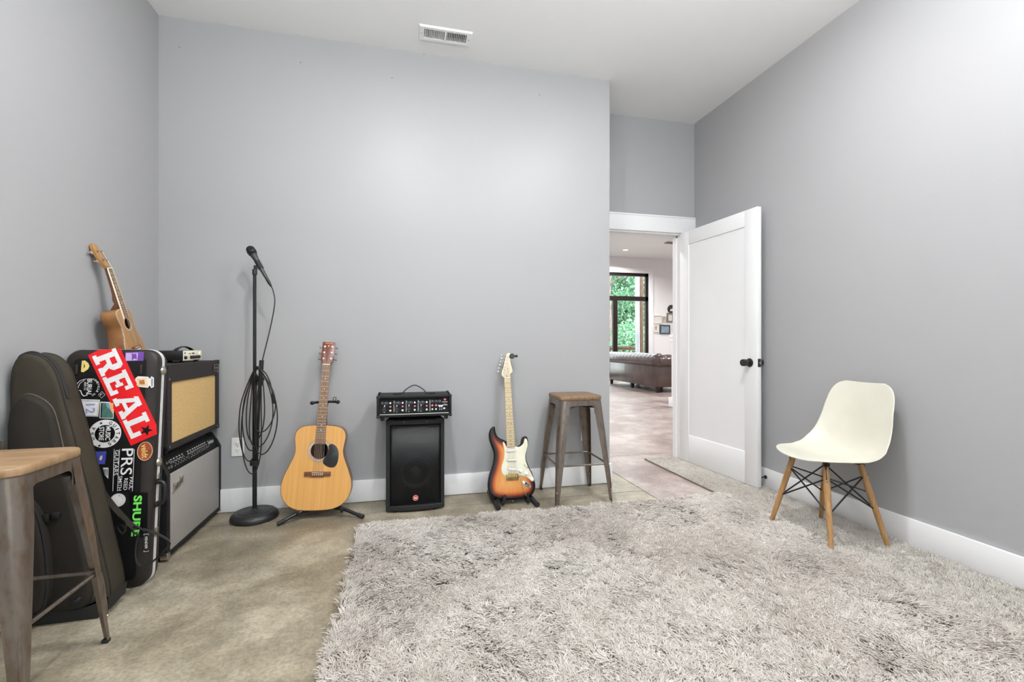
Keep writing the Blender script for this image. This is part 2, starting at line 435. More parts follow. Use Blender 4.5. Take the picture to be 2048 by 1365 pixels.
for half in (-1, 1):
    for k in range(11):
        x = half*(.012+(w-.035-.012)*(k+.35)/11)
        MB().box(-.0008, .0008, -d+.027, d-.027, -.009, .009, mat=Matrix.Translation((x, 0, 0)) @ Euler((0, R(28*half), 0)).to_matrix().to_4x4()).build('louver', m_trim, t)
for sx in (-1, 1):
    MB().lathe([(0, -.0115), (.004, -.0105), (.005, -.009), (0, -.009)], 12, Matrix.Translation((sx*(w-.018), 0, 0))).build('screw', m_nickel, t)
# little wall anchors left in the paint
m_hole = M('old_nail_hole', rgb(120, 120, 118), .8, scale=50)
for px, py in ((359, 95), (601, 125), (784, 156), (1079, 190), (848, 109)):
    p = atY(px, py, YB)
    o = MB().lathe([(0, 0), (.0035, .0005), (.003, .003), (0, .0032)], 10, Euler((R(90), 0, 0)).to_matrix().to_4x4()).build('wall_nail', m_hole)
    o.location = p; tag(o, 'tiny nail head high on the grey wall near the ceiling line', 'nail', 'nail heads under the ceiling')
# ================================================================ STOOLS
m_rust = M('weathered_galvanised_steel', rgb(132, 123, 115), .34, .75, rgb(114, 94, 76), 45, (1, 1, .4), .06, 160, lo=.44, hi=.74, detail=10)
m_elm = M('light_elm_seat', rgb(132, 102, 72), .5, 0, rgb(170, 142, 108), 5, (1.4, 7, 3), .08, 40, lo=.25, hi=.75, detail=8)
m_elm2 = M('darker_elm_seat', rgb(104, 80, 58), .5, 0, rgb(140, 112, 84), 9, (9, 1.2, 3), .12, 90, lo=.3, hi=.7, detail=8)
def make_stool(label, seat_mat, loc, rz, group):
    t = thing('bar_stool', label, 'stool', loc, (0, 0, rz), group)
    SH, a, bt = .705, .150, .197         # seat height, half seat, half foot spread
    MB().loft([[Vector((p[0], p[1], z)) for p in rrect(2*a+e, 2*a+e, .045, 6)] for z, e in ((SH-.026, -.004), (SH-.023, 0), (SH-.005, 0), (SH-.001, -.004), (SH, -.010))]).build('seat', seat_mat, t)
    # pressed steel apron under the seat
    top = MB(); z1 = SH-.026; th = .0022; q = a-.004
    top.loft([[Vector((p[0], p[1], z)) for p in rrect(2*q, 2*q, .043, 6)] for z in (z1-.004, z1)])
    for k in range(4):
        mt = Euler((0, 0, PI/2*k)).to_matrix().to_4x4(); st = len(top.v)
        # inverted-U skirt between two legs: one sheet with a rounded opening
        hw0 = q-.046; zt = z1-.004; fr = .052
        o = [(-hw0, zt), (-hw0-.006, zt-.085)]
        n = 6
        o += [(-hw0+.012, zt-.085)]
        o += [(-hw0+.012+.0+.026*(1-math.cos(PI/2*i/n)), zt-.085+.026+.026*math.sin(PI/2*i/n)) for i in range(n+1)]
        o += [(-x, z) for x, z in o[::-1]]
        top.plate(o, -q-.0005, -q+th); top.xf(mt, st)
    top.build('apron', m_rust, t)
    cs = (1, -1)
    for sx in cs:
        for sy in cs:
            leg = MB(); rings = []
            for i in range(15):
                f = i/14; z = (SH-.028)*f+.012*(1-f)
                c = bt+(q-bt)*min(1, f**.92)+(.006*math.sin(PI*f))
                w = .022+(.064-.022)*min(1, f*1.25); rc = .011+.026*f; tk = .0024
                def L(off):
                    r = max(rc-off, .002); cc = c-rc; pts = [(c-off, c-w)]
                    pts += [(cc+r*math.cos(R(x)), cc+r*math.sin(R(x))) for x in (0, 18, 36, 54, 72, 90)]
                    return pts+[(c-w, c-off)]
                ring = L(0)+L(tk)[::-1]
                rings.append([Vector((x*sx, y*sy, z)) for x, y in ring])
            leg.loft(rings)
            lo = leg.build('leg', m_rust, t, 50)
            # pressed rib on the lower leg with its bolt
            rib = MB(); P = []
            for i in range(6):
                f = .12+.24*i/5; c = bt+(q-bt)*f**.92+.006*math.sin(PI*f); rc = .011+.026*f
                e = c-rc*.293+.0006; P.append((e*sx, e*sy, (SH-.028)*f+.012*(1-f)))
            rib.tube(P, [.002, .0042, .0046, .0046, .0042, .002], 8); rib.build('rib', m_rust, lo)
            MB().ball(P[0], .006, 10, (1, 1, 1)).build('bolt', m_nickel, lo)
            x = bt-.011
            MB().box(x*sx-.0105, x*sx+.0105, x*sy-.0105, x*sy+.0105, 0, .0125, .003).build('foot_cap', m_rubber, lo)
    # low foot rails
    f = .37; z = (SH-.028)*f+.012*(1-f); c = bt+(q-bt)*f**.92+.006*math.sin(PI*f)-.012
    for k in range(4):
        mt = Euler((0, 0, PI/2*k)).to_matrix().to_4x4()
        r = MB().tube([(-c, -c, z), (-c+.028, -c, z), (-c+.034, -c, z), (c-.034, -c, z), (c-.028, -c, z), (c, -c, z)], [.0085, .0085, .0062, .0062, .0085, .0085], 10)
        r.xf(mt).build('foot_rail', m_rust, t)
    z = SH-.085; c = q-.02
    for k, dz in ((0, 0), (1, .010)):
        mt = Euler((0, 0, PI/2*k)).to_matrix().to_4x4()
        MB().tube([(-c, -c, z+dz), (c, c, z+dz)], .0065, 8, flat=(1.3, .5)).xf(mt).build('cross_brace', m_blackmetal, t)
    return t
make_stool('weathered steel bar stool with pale wooden seat in front of the soft guitar bag', m_elm, (-1.206, 1.722, 0), 0, 'steel bar stools')
make_stool('weathered steel bar stool with brown wooden seat beside the sunburst electric guitar', m_elm2, (1.155, 2.975, 0), R(-1), 'steel bar stools')

# ================================================================ SHELL CHAIR
m_shell = M('ivory_plastic_shell', rgb(205, 202, 187), .38, scale=3, spec=.45)
m_beech = M('beech_leg', rgb(150, 110, 66), .45, 0, rgb(178, 138, 92), 10, (12, 12, 1.2), .08, 60, lo=.3, hi=.7, detail=7)
def make_chair(loc, rz):
    t = thing('shell_chair', 'ivory moulded plastic chair with wooden dowel legs against the right wall', 'chair', loc, (0, 0, rz))
    # local: sitter faces -y
    prof = catmull([(-.216, .424), (-.19, .431), (-.13, .430), (-.06, .420), (.02, .408), (.09, .412), (.150, .440), (.190, .500), (.212, .580), (.228, .66), (.243, .74), (.257, .81), (.259, .818)], 9, False)
    Ls = [0]
    for i in range(1, len(prof)): Ls.append(Ls[-1]+(Vector(prof[i])-Vector(prof[i-1])).length)
    tot = Ls[-1]; NT = 28; rings = []
    def width(s):
        k = [(0, .205), (.15, .222), (.32, .236), (.48, .235), (.60, .222), (.75, .205), (.9, .190), (1., .180)]
        for (a, wa), (b2, wb) in zip(k, k[1:]):
            if s <= b2: w = wa+(wb-wa)*(s-a)/(b2-a); break
        e0, e1 = .20, .16
        if s < e0: w *= .04+.96*max(0, 1-(1-s/e0)**2.5)**(1/2.5)
        if s > 1-e1: w *= max(0, 1-((s-1+e1)/e1)**2.8)**(1/2.8)*.5+.5
        return w
    for p, l in zip(prof, Ls):
        s = l/tot; w = width(s); ring = []
        i = Ls.index(l); tg = (Vector(prof[min(i+1, len(prof)-1)])-Vector(prof[max(i-1, 0)])).normalized()
        nrm = Vector((-tg.y, tg.x))                      # up / forward side of the surface
        curl = .035+.030*math.exp(-((s-.5)/.16)**2)-.02*max(0, s-.8)/.2
        curl *= .25+.75*min(1, s/.32)
        for k in range(NT+1):
            x = -1+2*k/NT
            cu = curl*abs(x)**2.4*(w/.235)
            # front lip rounds down towards the middle edge corners
            lip = 0
            ring.append(Vector((w*x, p[0]+nrm.x*cu, p[1]+nrm.y*cu+lip*(abs(x)**2))))
        rings.append(ring)
    sh = MB().loft(rings, False, False, False).build('seat_shell', m_shell, t, 180)
    m = sh.modifiers.new('thickness', 'SOLIDIFY'); m.thickness = .0055; m.offset = 0
    m = sh.modifiers.new('smooth', 'SUBSURF'); m.levels = 1; m.render_levels = 1
    tp, bp, fz = (.105, .115), (.178, .192), .0
    legs = {}
    for sx in (-1, 1):
        for sy in (-1, 1):
            a = Vector((sx*tp[0], .0+sy*tp[1]-.01, .385)); c = Vector((sx*bp[1], sy*bp[0]-.01, fz)); legs[(sx, sy)] = (a, c)
            d = (c-a)
            lg = MB().tube([a-d.normalized()*.012, a, a+d*.25, a+d*.6, c], [.0125, .0145, .0155, .0145, .0115], 16).build('leg', m_beech, t)
            out = Vector((sx, sy, 0)).normalized()
            for f in (.14, .56):
                q = a+d*f+out*.0135
                MB().ball(q, .0052, 10).build('screw', m_nickel, lg)
            MB().cyl(c+Vector((0, 0, .003)), c-Vector((0, 0, .001)), .0112, .011, 14).build('glide', m_rubber, lg)
            # bracket between leg and shell
            MB().tube([(sx*.10, sy*.115-.01, .402), (sx*.112, sy*.123-.01, .398), a+out*.012+Vector((0, 0, -.005)), a+d*.16+out*.012], .0045, 8).build('bracket', m_blackmetal, t)
            MB().lathe([(0, .004), (.016, .004), (.013, -.012), (0, -.012)], 14, Matrix.Translation((sx*.095, sy*.10-.01, .408))).build('mount', m_rubber, t)
    def on(k, f):
        a, c = legs[k]; return a+(c-a)*f
    for k1, k2 in (((-1, -1), (1, -1)), ((1, -1), (1, 1)), ((1, 1), (-1, 1)), ((-1, 1), (-1, -1))):
        for p, q in ((k1, k2), (k2, k1)):
            MB().cyl(on(p, .12), on(q, .56), .0042, n=8).build('wire_strut', m_blackmetal, t)
    for k1, k2 in (((-1, -1), (1, 1)), ((1, -1), (-1, 1))):
        MB().cyl(on(k1, .10), on(k2, .34), .0038, n=8).build('wire_strut', m_blackmetal, t)
    return t
make_chair((2.262, 2.035, .018), R(-90))

# ================================================================ PA SPEAKER + MIXER HEAD
def grillemat(name, base, sc, thr=.32):
    m, nt, b = newmat(name)
    b.inputs['Base Color'].default_value = base; b.inputs['Roughness'].default_value = .45; b.inputs['Metallic'].default_value = .2
    mp = coords(nt, False, (sc, sc, sc))
    # staggered round perforations
    sep = nd(nt, 'ShaderNodeSeparateXYZ'); nt.links.new(mp.outputs[0], sep.inputs[0])
    def math_(op, a, bb=None):
        n = nd(nt, 'ShaderNodeMath', operation=op)
        for k, x in enumerate((a, bb)):
            if x is None: continue
            if isinstance(x, (int, float)): n.inputs[k].default_value = x
            else: nt.links.new(x, n.inputs[k])
        return n.outputs[0]
    row = math_('FLOOR', sep.outputs[2]); odd = math_('MULTIPLY', math_('MODULO', row, 2.), .5)
    fx = math_('SUBTRACT', math_('FRACT', math_('ADD', sep.outputs[0], odd)), .5); fz = math_('SUBTRACT', math_('FRACT', sep.outputs[2]), .5)
    r2 = math_('SQRT', math_('ADD', math_('MULTIPLY', fx, fx), math_('MULTIPLY', fz, fz)))
    hole = math_('LESS_THAN', r2, thr)
    tr = nd(nt, 'ShaderNodeBsdfTransparent'); mx = nd(nt, 'ShaderNodeMixShader')
    nt.links.new(hole, mx.inputs[0]); nt.links.new(b.outputs[0], mx.inputs[1]); nt.links.new(tr.outputs[0], mx.inputs[2])
    nt.links.new(mx.outputs[0], nt.nodes['Material Output'].inputs[0])
    return m
m_grille = grillemat('black_perforated_steel', rgb(24, 24, 25), 170, .36)
m_carpet_black = M('black_cabinet_carpet', rgb(22, 22, 23), .8, bump=.6, bscale=700, c2=rgb(32, 32, 33), scale=90)
m_cone = M('grey_paper_cone', rgb(58, 57, 55), .5, scale=30)
m_red = M('red_enamel', rgb(176, 58, 48), .4, scale=30)
t = thing('loudspeaker', 'tall black floor loudspeaker with round red badge under the mixer head', 'loudspeaker', (.080, 2.944, 0), (0, 0, R(-.5)))
hw, hb, dp, H = .180, .145, .24, .575
def trap(i=0, y0=0.):
    return [(-hw+i, y0), (hw-i, y0), (hb-i, dp), (-hb+i, dp)]
cab = MB()
side = .022
for s in (-1, 1):
    cab.loft([[Vector((s*hw, 0, z)), Vector((s*(hw-side), 0, z)), Vector((s*(hb-side), dp, z)), Vector((s*hb, dp, z))] for z in (.012, H)])
def arc_front(bow, y=0):
    return [Vector((x*hw, y-bow*(1-x*x), 0)) for x in [k/8-1 for k in range(17)]]
for z0, z1, bow in ((.012, .040, .026), (H-.030, H, .008)):
    o = arc_front(bow); o2 = o+[Vector((hb, dp, 0)), Vector((-hb, dp, 0))]
    cab.loft([[Vector((p.x, p.y+e, z)) for p in o2] for z, e in ((z0, .004), (z0+.004, 0), (z1-.004, 0), (z1, .004))])
cab.box(-hw+.02, hw-.02, .035, .05, .03, H-.02)
cab.loft([[Vector((-hb, dp-.012, z)), Vector((hb, dp-.012, z)), Vector((hb, dp, z)), Vector((-hb, dp, z))] for z in (.012, H)])
cab.build('cabinet', m_carpet_black, t)
g = MB(); ring = []
for z in (.040, H-.030):
    ring.append([Vector((x*(hw-side), .006-.004*(1-x*x), z)) for x in [k/8-1 for k in range(17)]])
g.loft(ring, False, False, False); go = g.build('grille', m_grille, t)
mm = go.modifiers.new('thickness', 'SOLIDIFY'); mm.thickness = .0012
rot_f = Euler((R(90), 0, 0)).to_matrix().to_4x4()     # lathe axis z -> -y
w = MB().lathe([(.0, -.004), (.04, -.010), (.045, -.016), (.085, -.002), (.098, .004), (.104, .0), (.104, -.02)], 40, Matrix.Translation((0, .030, .235)) @ rot_f)
w.build('woofer_cone', m_cone, t)
MB().lathe([(.044, -.014), (.036, -.002), (.022, .006), (0, .009)], 32, Matrix.Translation((0, .030, .235)) @ rot_f).build('dust_cap', M('glossy_dust_cap', rgb(84, 83, 80), .25, scale=20), t)
MB().lathe([(.125, -.004), (.125, .004), (.105, .006), (.104, -.004)], 40, Matrix.Translation((0, .0345, .235)) @ rot_f, caps=False).build('woofer_ring', m_black, t)
hr = MB(); hr.holed(rrect(.24, .11, .012, cy=.455), [rrect(.19, .07, .012, cy=.455)], .018, .036)
hr.loft([[Vector((p[0], y, p[1])) for p in rrect(.19*s, .07*s2, .012*s2, cy=.455)] for y, s, s2 in ((.019, 1, 1), (.034, .3, .5))], True, False, True); hr.build('horn', m_black, t)
for s in (-1, 1):
    MB().lathe([(.03, -.002), (.031, .003), (.026, .003), (.025, -.002)], 24, Matrix.Translation((s*.11, .0345, .085)) @ rot_f, caps=False).build('port_ring', m_black, t)
bd = MB().lathe([(0, .005), (.0175, .005), (.0185, .003), (.0185, 0), (0, 0)], 28, Matrix.Translation((0, .0025, .082)) @ rot_f).build('badge', m_red, t)
vs, fs = text('M', .02, .02); vs = fit(vs, .014, .012)
l = MB().add([FRONT @ v for v in vs], fs); l.ringplate(circ(.0150, 28), circ(.0138, 28), -.0002, .0002); l.build('emblem', m_letter, bd, 0, loc=(0, -.0030, .082))
for sx in (-1, 1):
    for z in (.0, H+.002):
        pass
    MB().box(sx*.15-.02, sx*.15+.02, .0, .03, H-.012, H+.0025, .004).build('corner_protector', m_nickel if False else m_black, t)
    for y in (.02, .2):
        MB().cyl((sx*.12, y, 0), (sx*.12, y, .013), .014, .016, 14).build('foot', m_rubber, t)
for sx in (-1, 1):
    for z in (.0195+.005, H-.012):
        MB().ball((sx*.07, -.012 if z < .1 else -.006, z), .0026, 8).build('screw', m_nickel, t)

t = thing('mixer_amplifier', 'wide black mixer amplifier with carry strap on top of the loudspeaker', 'amplifier', (.074, 2.905, H+.0035), (0, 0, R(-.5)))
W, D, z0, z1 = .228, .225, .022, .152
c = MB(); th = .014
c.box(-W, W, .0, D, z1-th, z1, .003).box(-W, W, .0, D, z0, z0+th, .003).box(-W, -W+th+.002, .0, D, z0, z1, .003).box(W-th-.002, W, .0, D, z0, z1, .003).box(-W+.01, W-.01, D-.012, D-.002, z0+.01, z1-.01)
c.build('case', m_tolex, t)
m_panel = M('black_control_panel', rgb(15, 15, 17), .55, scale=40, spec=.2)
tilt = R(8)
pm = Matrix.Translation((0, .012, (z0+z1)/2)) @ Euler((-tilt, 0, 0)).to_matrix().to_4x4()
pn = MB().box(-W+.015, W-.015, 0, .004, -(z1-z0)/2+.016, (z1-z0)/2-.016, mat=None); pn.xf(pm); po = pn.build('control_panel', m_panel, t)
lines = MB(); lines.box(-W+.018, W-.018, -.004, 0, -.050, -.0465)
for x in (-.125, -.052, .021, .094):
    lines.box(x-.0012, x+.0012, -.0006, 0, -.034, .036)
lines.xf(pm).build('panel_line', m_nickel, po)
m_kn = M('grey_blue_knob', rgb(150, 152, 170), .4, scale=40)
m_pinkb = M('pink_button', rgb(196, 116, 118), .4, scale=40)
def knobp(x, z, r, h, mat, name='control_knob', n=16):
    o = MB().lathe([(0, 0), (r, 0), (r*.92, h*.8), (r*.75, h), (0, h)], n, Matrix.Translation(pm @ Vector((x, 0, z))) @ Euler((R(90)-tilt, 0, 0)).to_matrix().to_4x4())
    return o.build(name, mat, po)
def jack(x, z):
    o = MB().lathe([(.0030, .001), (.0062, .001), (.0062, .003), (.0030, .003)], 16, Matrix.Translation(pm @ Vector((x, 0, z))) @ Euler((R(90)-tilt, 0, 0)).to_matrix().to_4x4())
    o.build('jack', m_nickel, po)
for k in range(4):
    x0 = -W+.018+.0735*k+.004
    for dx in (.014, .036):
        kk = knobp(x0+dx, .020, .0085, .011, m_black); 
        MB().box(-.0012, .0012, -.013, -.0105, .0, .008).xf(Matrix.Translation(pm @ Vector((x0+dx, 0, .020))) @ Euler((-tilt, R(-30), 0)).to_matrix().to_4x4()).build('pointer', m_kn, kk)
        MB().ringplate(circ(.0102, 18), circ(.0092, 18), -.0006, 0).xf(pm @ Matrix.Translation((x0+dx, 0, .020))).build('scale_ring', m_kn, po)
    knobp(x0+.059, .021, .0062, .012, m_white); knobp(x0+.059, -.001, .0062, .010, m_pinkb); jack(x0+.059, -.024)
    knobp(x0+.025, .006, .0035, .004, m_white, 'button', 10)
    o = MB().lathe([(0, .0005), (.0115, .0005), (.0125, .003), (.0105, .003), (.0095, .0015), (0, .0015)], 20, Matrix.Translation(pm @ Vector((x0+.022, 0, -.018))) @ Euler((R(90)-tilt, 0, 0)).to_matrix().to_4x4()); o.build('microphone_socket', m_black, po)
    for dz in (-.001, -.033):
        MB().box(x0+.018, x0+.028, -.0005, 0, dz-.0008, dz+.0008).xf(pm).build('marking', m_letter, po)
for x in (.108, .131, .154):
    kk = knobp(x, .024, .0075, .010, m_black); MB().ringplate(circ(.0092, 18), circ(.0082, 18), -.0006, 0).xf(pm @ Matrix.Translation((x, 0, .024))).build('scale_ring', m_kn, po)
    MB().box(-.0012, .0012, -.012, -.0095, 0, .007).xf(Matrix.Translation(pm @ Vector((x, 0, .024))) @ Euler((-tilt, R(20), 0)).to_matrix().to_4x4()).build('pointer', m_kn, kk)
for x in (.108, .131):
    knobp(x, .0, .0072, .010, m_pinkb); knobp(x, -.024, .0058, .010, m_white)
MB().box(.145, .176, -.0008, 0, -.005, .001).xf(pm).build('marking', m_letter, po)
for x in (.154, .166): MB().box(x-.004, x+.004, -.003, 0, -.013, -.0075, .001).xf(pm).build('switch', m_white, po)
for x in (.154, .166): MB().box(x-.003, x+.003, -.003, 0, -.030, -.02, .001).xf(pm).build('switch', m_kn, po)
jack(.182, -.020)
o = MB().lathe([(0, 0), (.0095, 0), (.0095, .0015), (0, .0015)], 24, Matrix.Translation(pm @ Vector((.187, 0, .036))) @ Euler((R(90)-tilt, 0, 0)).to_matrix().to_4x4()).build('badge', m_red, po)
vs, fs = text('M', .012, .02); vs = fit(vs, .009, .008)
MB().add([pm @ (Matrix.Translation((.187, -.0018, .036)) @ (FRONT @ v)) for v in vs], fs).build('emblem', m_letter, o, 0)
for i, (z, w2) in enumerate(((.020, .034), (.008, .018), (.001, .032))):
    MB().box(.187-w2/2, .187+w2/2, -.0006, 0, z-.0012, z+.0012).xf(pm).build('marking', m_letter if i != 1 else m_pinkb, po)
# strap handle
hd = catmull([(-.125, .11, z1+.003), (-.095, .11, z1+.004), (-.075, .11, z1+.006), (-.050, .11, z1+.032), (0, .11, z1+.056), (.050, .11, z1+.032), (.075, .11, z1+.006), (.095, .11, z1+.004), (.125, .11, z1+.003)], 6, False)
MB().tube(hd, .010, 10, flat=(.32, 1)).build('carry_strap', m_rubber, t)
for sx in (-1, 1):
    MB().box(sx*.115-.018, sx*.115+.018, .098, .122, z1, z1+.009, .003).build('strap_clip', m_black, t)
    for y in (.025, .2): MB().cyl((sx*.195, y, 0), (sx*.195, y, z0), .012, .013, 14).build('foot', m_rubber, t)
    for zz in (z0+.004, z1-.004):
        for y in (.006, D-.006):
            MB().box(sx*(W-.008)-.0095, sx*(W-.008)+.0095, y-.009, y+.009, zz-.0085, zz+.0085, .004).build('corner_protector', m_black, t)
# ================================================================ ACOUSTIC INSTRUMENTS
def woodmat(name, a, b2, scale=7, rough=.32, stretch=(22, 22, .6), coat=.25, lo=.3, hi=.72):
    return M(name, a, rough, 0, b2, scale, stretch, .04, 60, lo=lo, hi=hi, detail=7, coat=coat)
m_spruce = woodmat('amber_spruce_top', rgb(206, 150, 80), rgb(220, 168, 96), 3.5, lo=.25, hi=.8)
m_mahog = woodmat('mahogany_sides', rgb(110, 62, 42), rgb(136, 82, 58))
m_headv = woodmat('red_brown_head_veneer', rgb(92, 34, 24), rgb(116, 48, 34))
m_rosew = woodmat('rosewood_board', rgb(104, 72, 50), rgb(150, 108, 76), 9, .5, coat=0)
m_rosew2 = woodmat('rosewood_bridge', rgb(92, 54, 38), rgb(124, 78, 54), 9, .5, (.6, 22, 22), coat=0)
m_koa = woodmat('golden_brown_uke_wood', rgb(150, 104, 56), rgb(186, 140, 84), 6, .3)
m_koaside = woodmat('brown_uke_sides', rgb(120, 72, 34), rgb(172, 126, 72), 3, .3, (3, 3, 2))
m_neckb = woodmat('brown_neck', rgb(104, 62, 38), rgb(140, 90, 56), 6, .35)
m_pick = M('black_pickguard', rgb(34, 34, 36), .25, scale=10)
m_fret = M('fret_wire', rgb(206, 200, 186), .3, .9, scale=40)
m_string = M('steel_string', rgb(190, 176, 156), .35, .8, scale=40)
m_bone = M('bone_white', rgb(240, 232, 212), .4, scale=40)
m_ros = M('pale_rosette', rgb(214, 194, 176), .4, 0, rgb(190, 166, 148), 60)
m_bind = M('dark_binding', rgb(70, 42, 30), .35, scale=20)

def mirror(half):
    return half+[(-x, z) for x, z in half[::-1] if abs(x) > 1e-6]
def acoustic(t, P):
    """instrument standing on z=0, front facing -y, centred on x=0; t is its Empty."""
    half = catmull(P['half'], 6, False)
    out = ccw([(p[0], p[1]) for p in mirror([(p[0], p[1]) for p in half])])
    bd, bl, nut, hl = P['depth'], P['bl'], P['nut'], P['hl']
    sh, shr = P['hole']
    # body: back and sides as one open shell
    B = MB(); n = len(out)
    rings = [[Vector((p[0], y, p[1])) for p in offset_outline(out, d)] for y, d in ((0, 0), (bd*.5, 0), (bd-.006, 0), (bd-.001, .003), (bd, .008))]
    B.loft(rings, True, False, True)
    B.build('body', P['side'], t, 50)
    MB().holed(offset_outline(out, .0015), [circ(shr, 36, 0, sh)], -.0025, .0006).build('soundboard', P['top'], t, 30)
    MB().ringplate(out, offset_outline(out, .0022), -.0027, .003).build('binding', P['bind'], t, 30)
    r = MB()
    r.ringplate(circ(shr*1.36, 40, 0, sh), circ(shr*1.05, 40, 0, sh), -.0029, -.001)
    ro = r.build('rosette', P['ros'], t, 0)
    rl = MB()
    for f in (1.02, 1.13, 1.25, 1.37): rl.ringplate(circ(shr*f+.0007, 40, 0, sh), circ(shr*f-.0007, 40, 0, sh), -.0031, -.001)
    rl.build('rosette_line', P['bind'], ro, 0)
    if 'pick' in P:
        MB().plate([(p[0], p[1]) for p in catmull(P['pick'], 6)], -.0036, -.0024, .0004).build('pickguard', m_pick, t)
    # bridge
    bz, bw = P['bridge'], P['bw']
    br = MB().plate([(p[0], p[1]) for p in [(-bw, bz-.014), (-bw*.55, bz-.014), (-bw*.45, bz-.020), (bw*.45, bz-.020), (bw*.55, bz-.014), (bw, bz-.014), (bw, bz+.012), (-bw, bz+.012)]], -.011, -.002, .003).build('bridge', P['bridgemat'], t)
    ns = P['ns']; sp = P['spread']
    MB().box(-sp*.62, sp*.62, -.0135, -.010, bz+.0035, bz+.0062, .0008, mat=Matrix.Translation((0, 0, bz)) @ Euler((0, R(2), 0)).to_matrix().to_4x4() @ Matrix.Translation((0, 0, -bz))).build('saddle', m_bone, br)
    xs = [-sp/2+sp*k/(ns-1) for k in range(ns)]
    for x in xs:
        MB().ball((x, -.0115, bz-.006), .0030, 10).build('bridge_pin', m_bone, br)
    # neck
    w0, w1 = P['nw']         # width at nut, at body join
    def wid(z): return w0+(w1-w0)*(nut-z)/(nut-bl)
    N = MB(); rings = []
    for z, dpt in [(bl-.004, bd*.80), (bl+.012, bd*.62), (bl+.026, bd*.40), (bl+.045, .030), (bl+.07, .024), ((bl+nut)/2, .0215), (nut-.03, .019), (nut, .018), (nut+.012, .0165)]:
        w = wid(min(z, nut))/2*(.94 if dpt < .035 else .62 if dpt > bd*.5 else .8)
        rings.append([Vector((w*math.cos(PI*k/12), -.004+dpt*(math.sin(PI*k/12)**.8 if k not in (0, 12) else 0), z)) for k in range(13)])
    N.loft(rings); N.build('neck', P['neck'], t, 50)
    fe = P['fe']
    fb = MB().loft([[Vector((sx*wid(z)/2, y, z)) for sx, y in ((1, -.0035), (1, -.0085), (-1, -.0085), (-1, -.0035))] for z in (fe, nut)])
    fbo = fb.build('fretboard', P['board'], t, 20)
    if P.get('fbind'):
        for s in (-1, 1):
            MB().loft([[Vector((s*(wid(z)/2+e), y, z)) for e, y in ((0, -.0030), (.0022, -.0030), (.0022, -.0088), (0, -.0088))] for z in (fe, nut)]).build('fretboard_binding', m_bone, fbo, 20)
    L = nut-(bz+.005)
    for k in range(1, P['nf']+1):
        z = nut-L*(1-2**(-k/12))
        if z < fe+.002: break
        w = wid(z)/2-.0006
        MB().box(-w, w, -.0096, -.0083, z-.0010, z+.0010).build('fret', m_fret, fbo)
    for k in P['dots']:
        z = nut-L*(1-2**(-(k-.5)/12))
        MB().cyl((0, -.0083, z), (0, -.0089, z), .0030, n=12).build('position_dot', m_bone, fbo)
    MB().box(-w0/2, w0/2, -.0115, -.003, nut, nut+.005, .0008).build('nut', m_bone, t)
    # headstock tilted back
    Hm = Matrix.Translation((0, -.004, nut+.004)) @ Euler((R(-P['htilt']), 0, 0)).to_matrix().to_4x4()
    ho = [(p[0], p[1]) for p in P['head']]
    hd = MB().plate(ho, 0, .0145, .0012).xf(Hm).build('headstock', P['headmat'], t)
    posts = []
    for s, zz, xx in P['pegs']:
        c = Hm @ Vector((xx, 0, zz))
        q = MB().lathe([(0, .0095), (.0032, .0095), (.0034, .0025), (.0062, .0022), (.0065, 0), (0, 0)], 14, Hm @ Matrix.Translation((xx, 0, zz)) @ rot_f)
        po = q.build('tuning_peg', m_nickel, t); posts.append(Hm @ Vector((xx, -.006, zz)))
        bx = P['pegx'](zz)
        k2 = MB().cyl((xx, .020, zz), (s*(bx+.010), .020, zz), .0022, n=8)
        k2.box(xx-.008, xx+.008, .0145, .026, zz-.009, zz+.009, .003)
        k2.plate([(p[0]+s*(bx+.014), p[1]+zz) for p in circ(.0070, 14, 0, 0, .0055)], .017, .023, .002)
        k2.xf(Hm).build('tuner_button', P['tunermat'], po)
    wn = w0*.80
    for i, x in enumerate(xs):
        xn = -wn/2+wn*i/(ns-1)
        pp = posts[P['order'][i]]
        MB().tube([(x, -.0125, bz-.006), (x, -.0145, bz+.005), (xn, -.0122, nut+.002), pp], P.get('sr', .0008), 6).build('string', m_string, t)
    return Hm

tilt_a = math.asin(.165/1.04)
t = thing('acoustic_guitar', 'natural amber acoustic guitar with black pickguard resting on a floor stand', 'guitar', (-.512, 2.945, .052), (-tilt_a, R(3.0), R(0)))
dh = [(0, 0), (.06, .0018), (.11, .010), (.155, .034), (.188, .078), (.2, .13), (.195, .18), (.178, .232), (.156, .285), (.142, .325), (.138, .355), (.142, .39), (.147, .425), (.143, .46), (.122, .488), (.085, .501), (.04, .505), (0, .505)]
Hm = acoustic(t, dict(half=dh, depth=.105, bl=.505, nut=.880, hl=.17, hole=(.352, .050), side=m_mahog, top=m_spruce, bind=m_bind, ros=m_ros,
    pick=[(.052, .362), (.050, .378), (.062, .392), (.085, .385), (.104, .362), (.112, .33), (.110, .285), (.098, .258), (.078, .250), (.052, .256), (.030, .272), (.024, .292), (.034, .312), (.048, .332)],
    bridge=.215, bw=.076, bridgemat=m_rosew2, ns=6, spread=.054, nw=(.043, .055), neck=m_mahog, fe=.392, board=m_rosew, nf=20, dots=(3, 5, 7, 9, 12, 15, 17), htilt=12,
    head=[(-.023, 0), (.023, 0), (.034, .022), (.036, .040), (.038, .150), (-.038, .150), (-.036, .040), (-.034, .022)], headmat=m_headv,
    pegs=[(-1, .038, -.022), (-1, .078, -.022), (-1, .118, -.022), (1, .118, .022), (1, .078, .022), (1, .038, .022)], pegx=lambda z: .036, tunermat=M('dark_nickel', rgb(96, 96, 96), .3, 1., scale=20), order=[0, 1, 2, 3, 4, 5]))
hs = [c for c in t.children if c.name.startswith('headstock')][0]
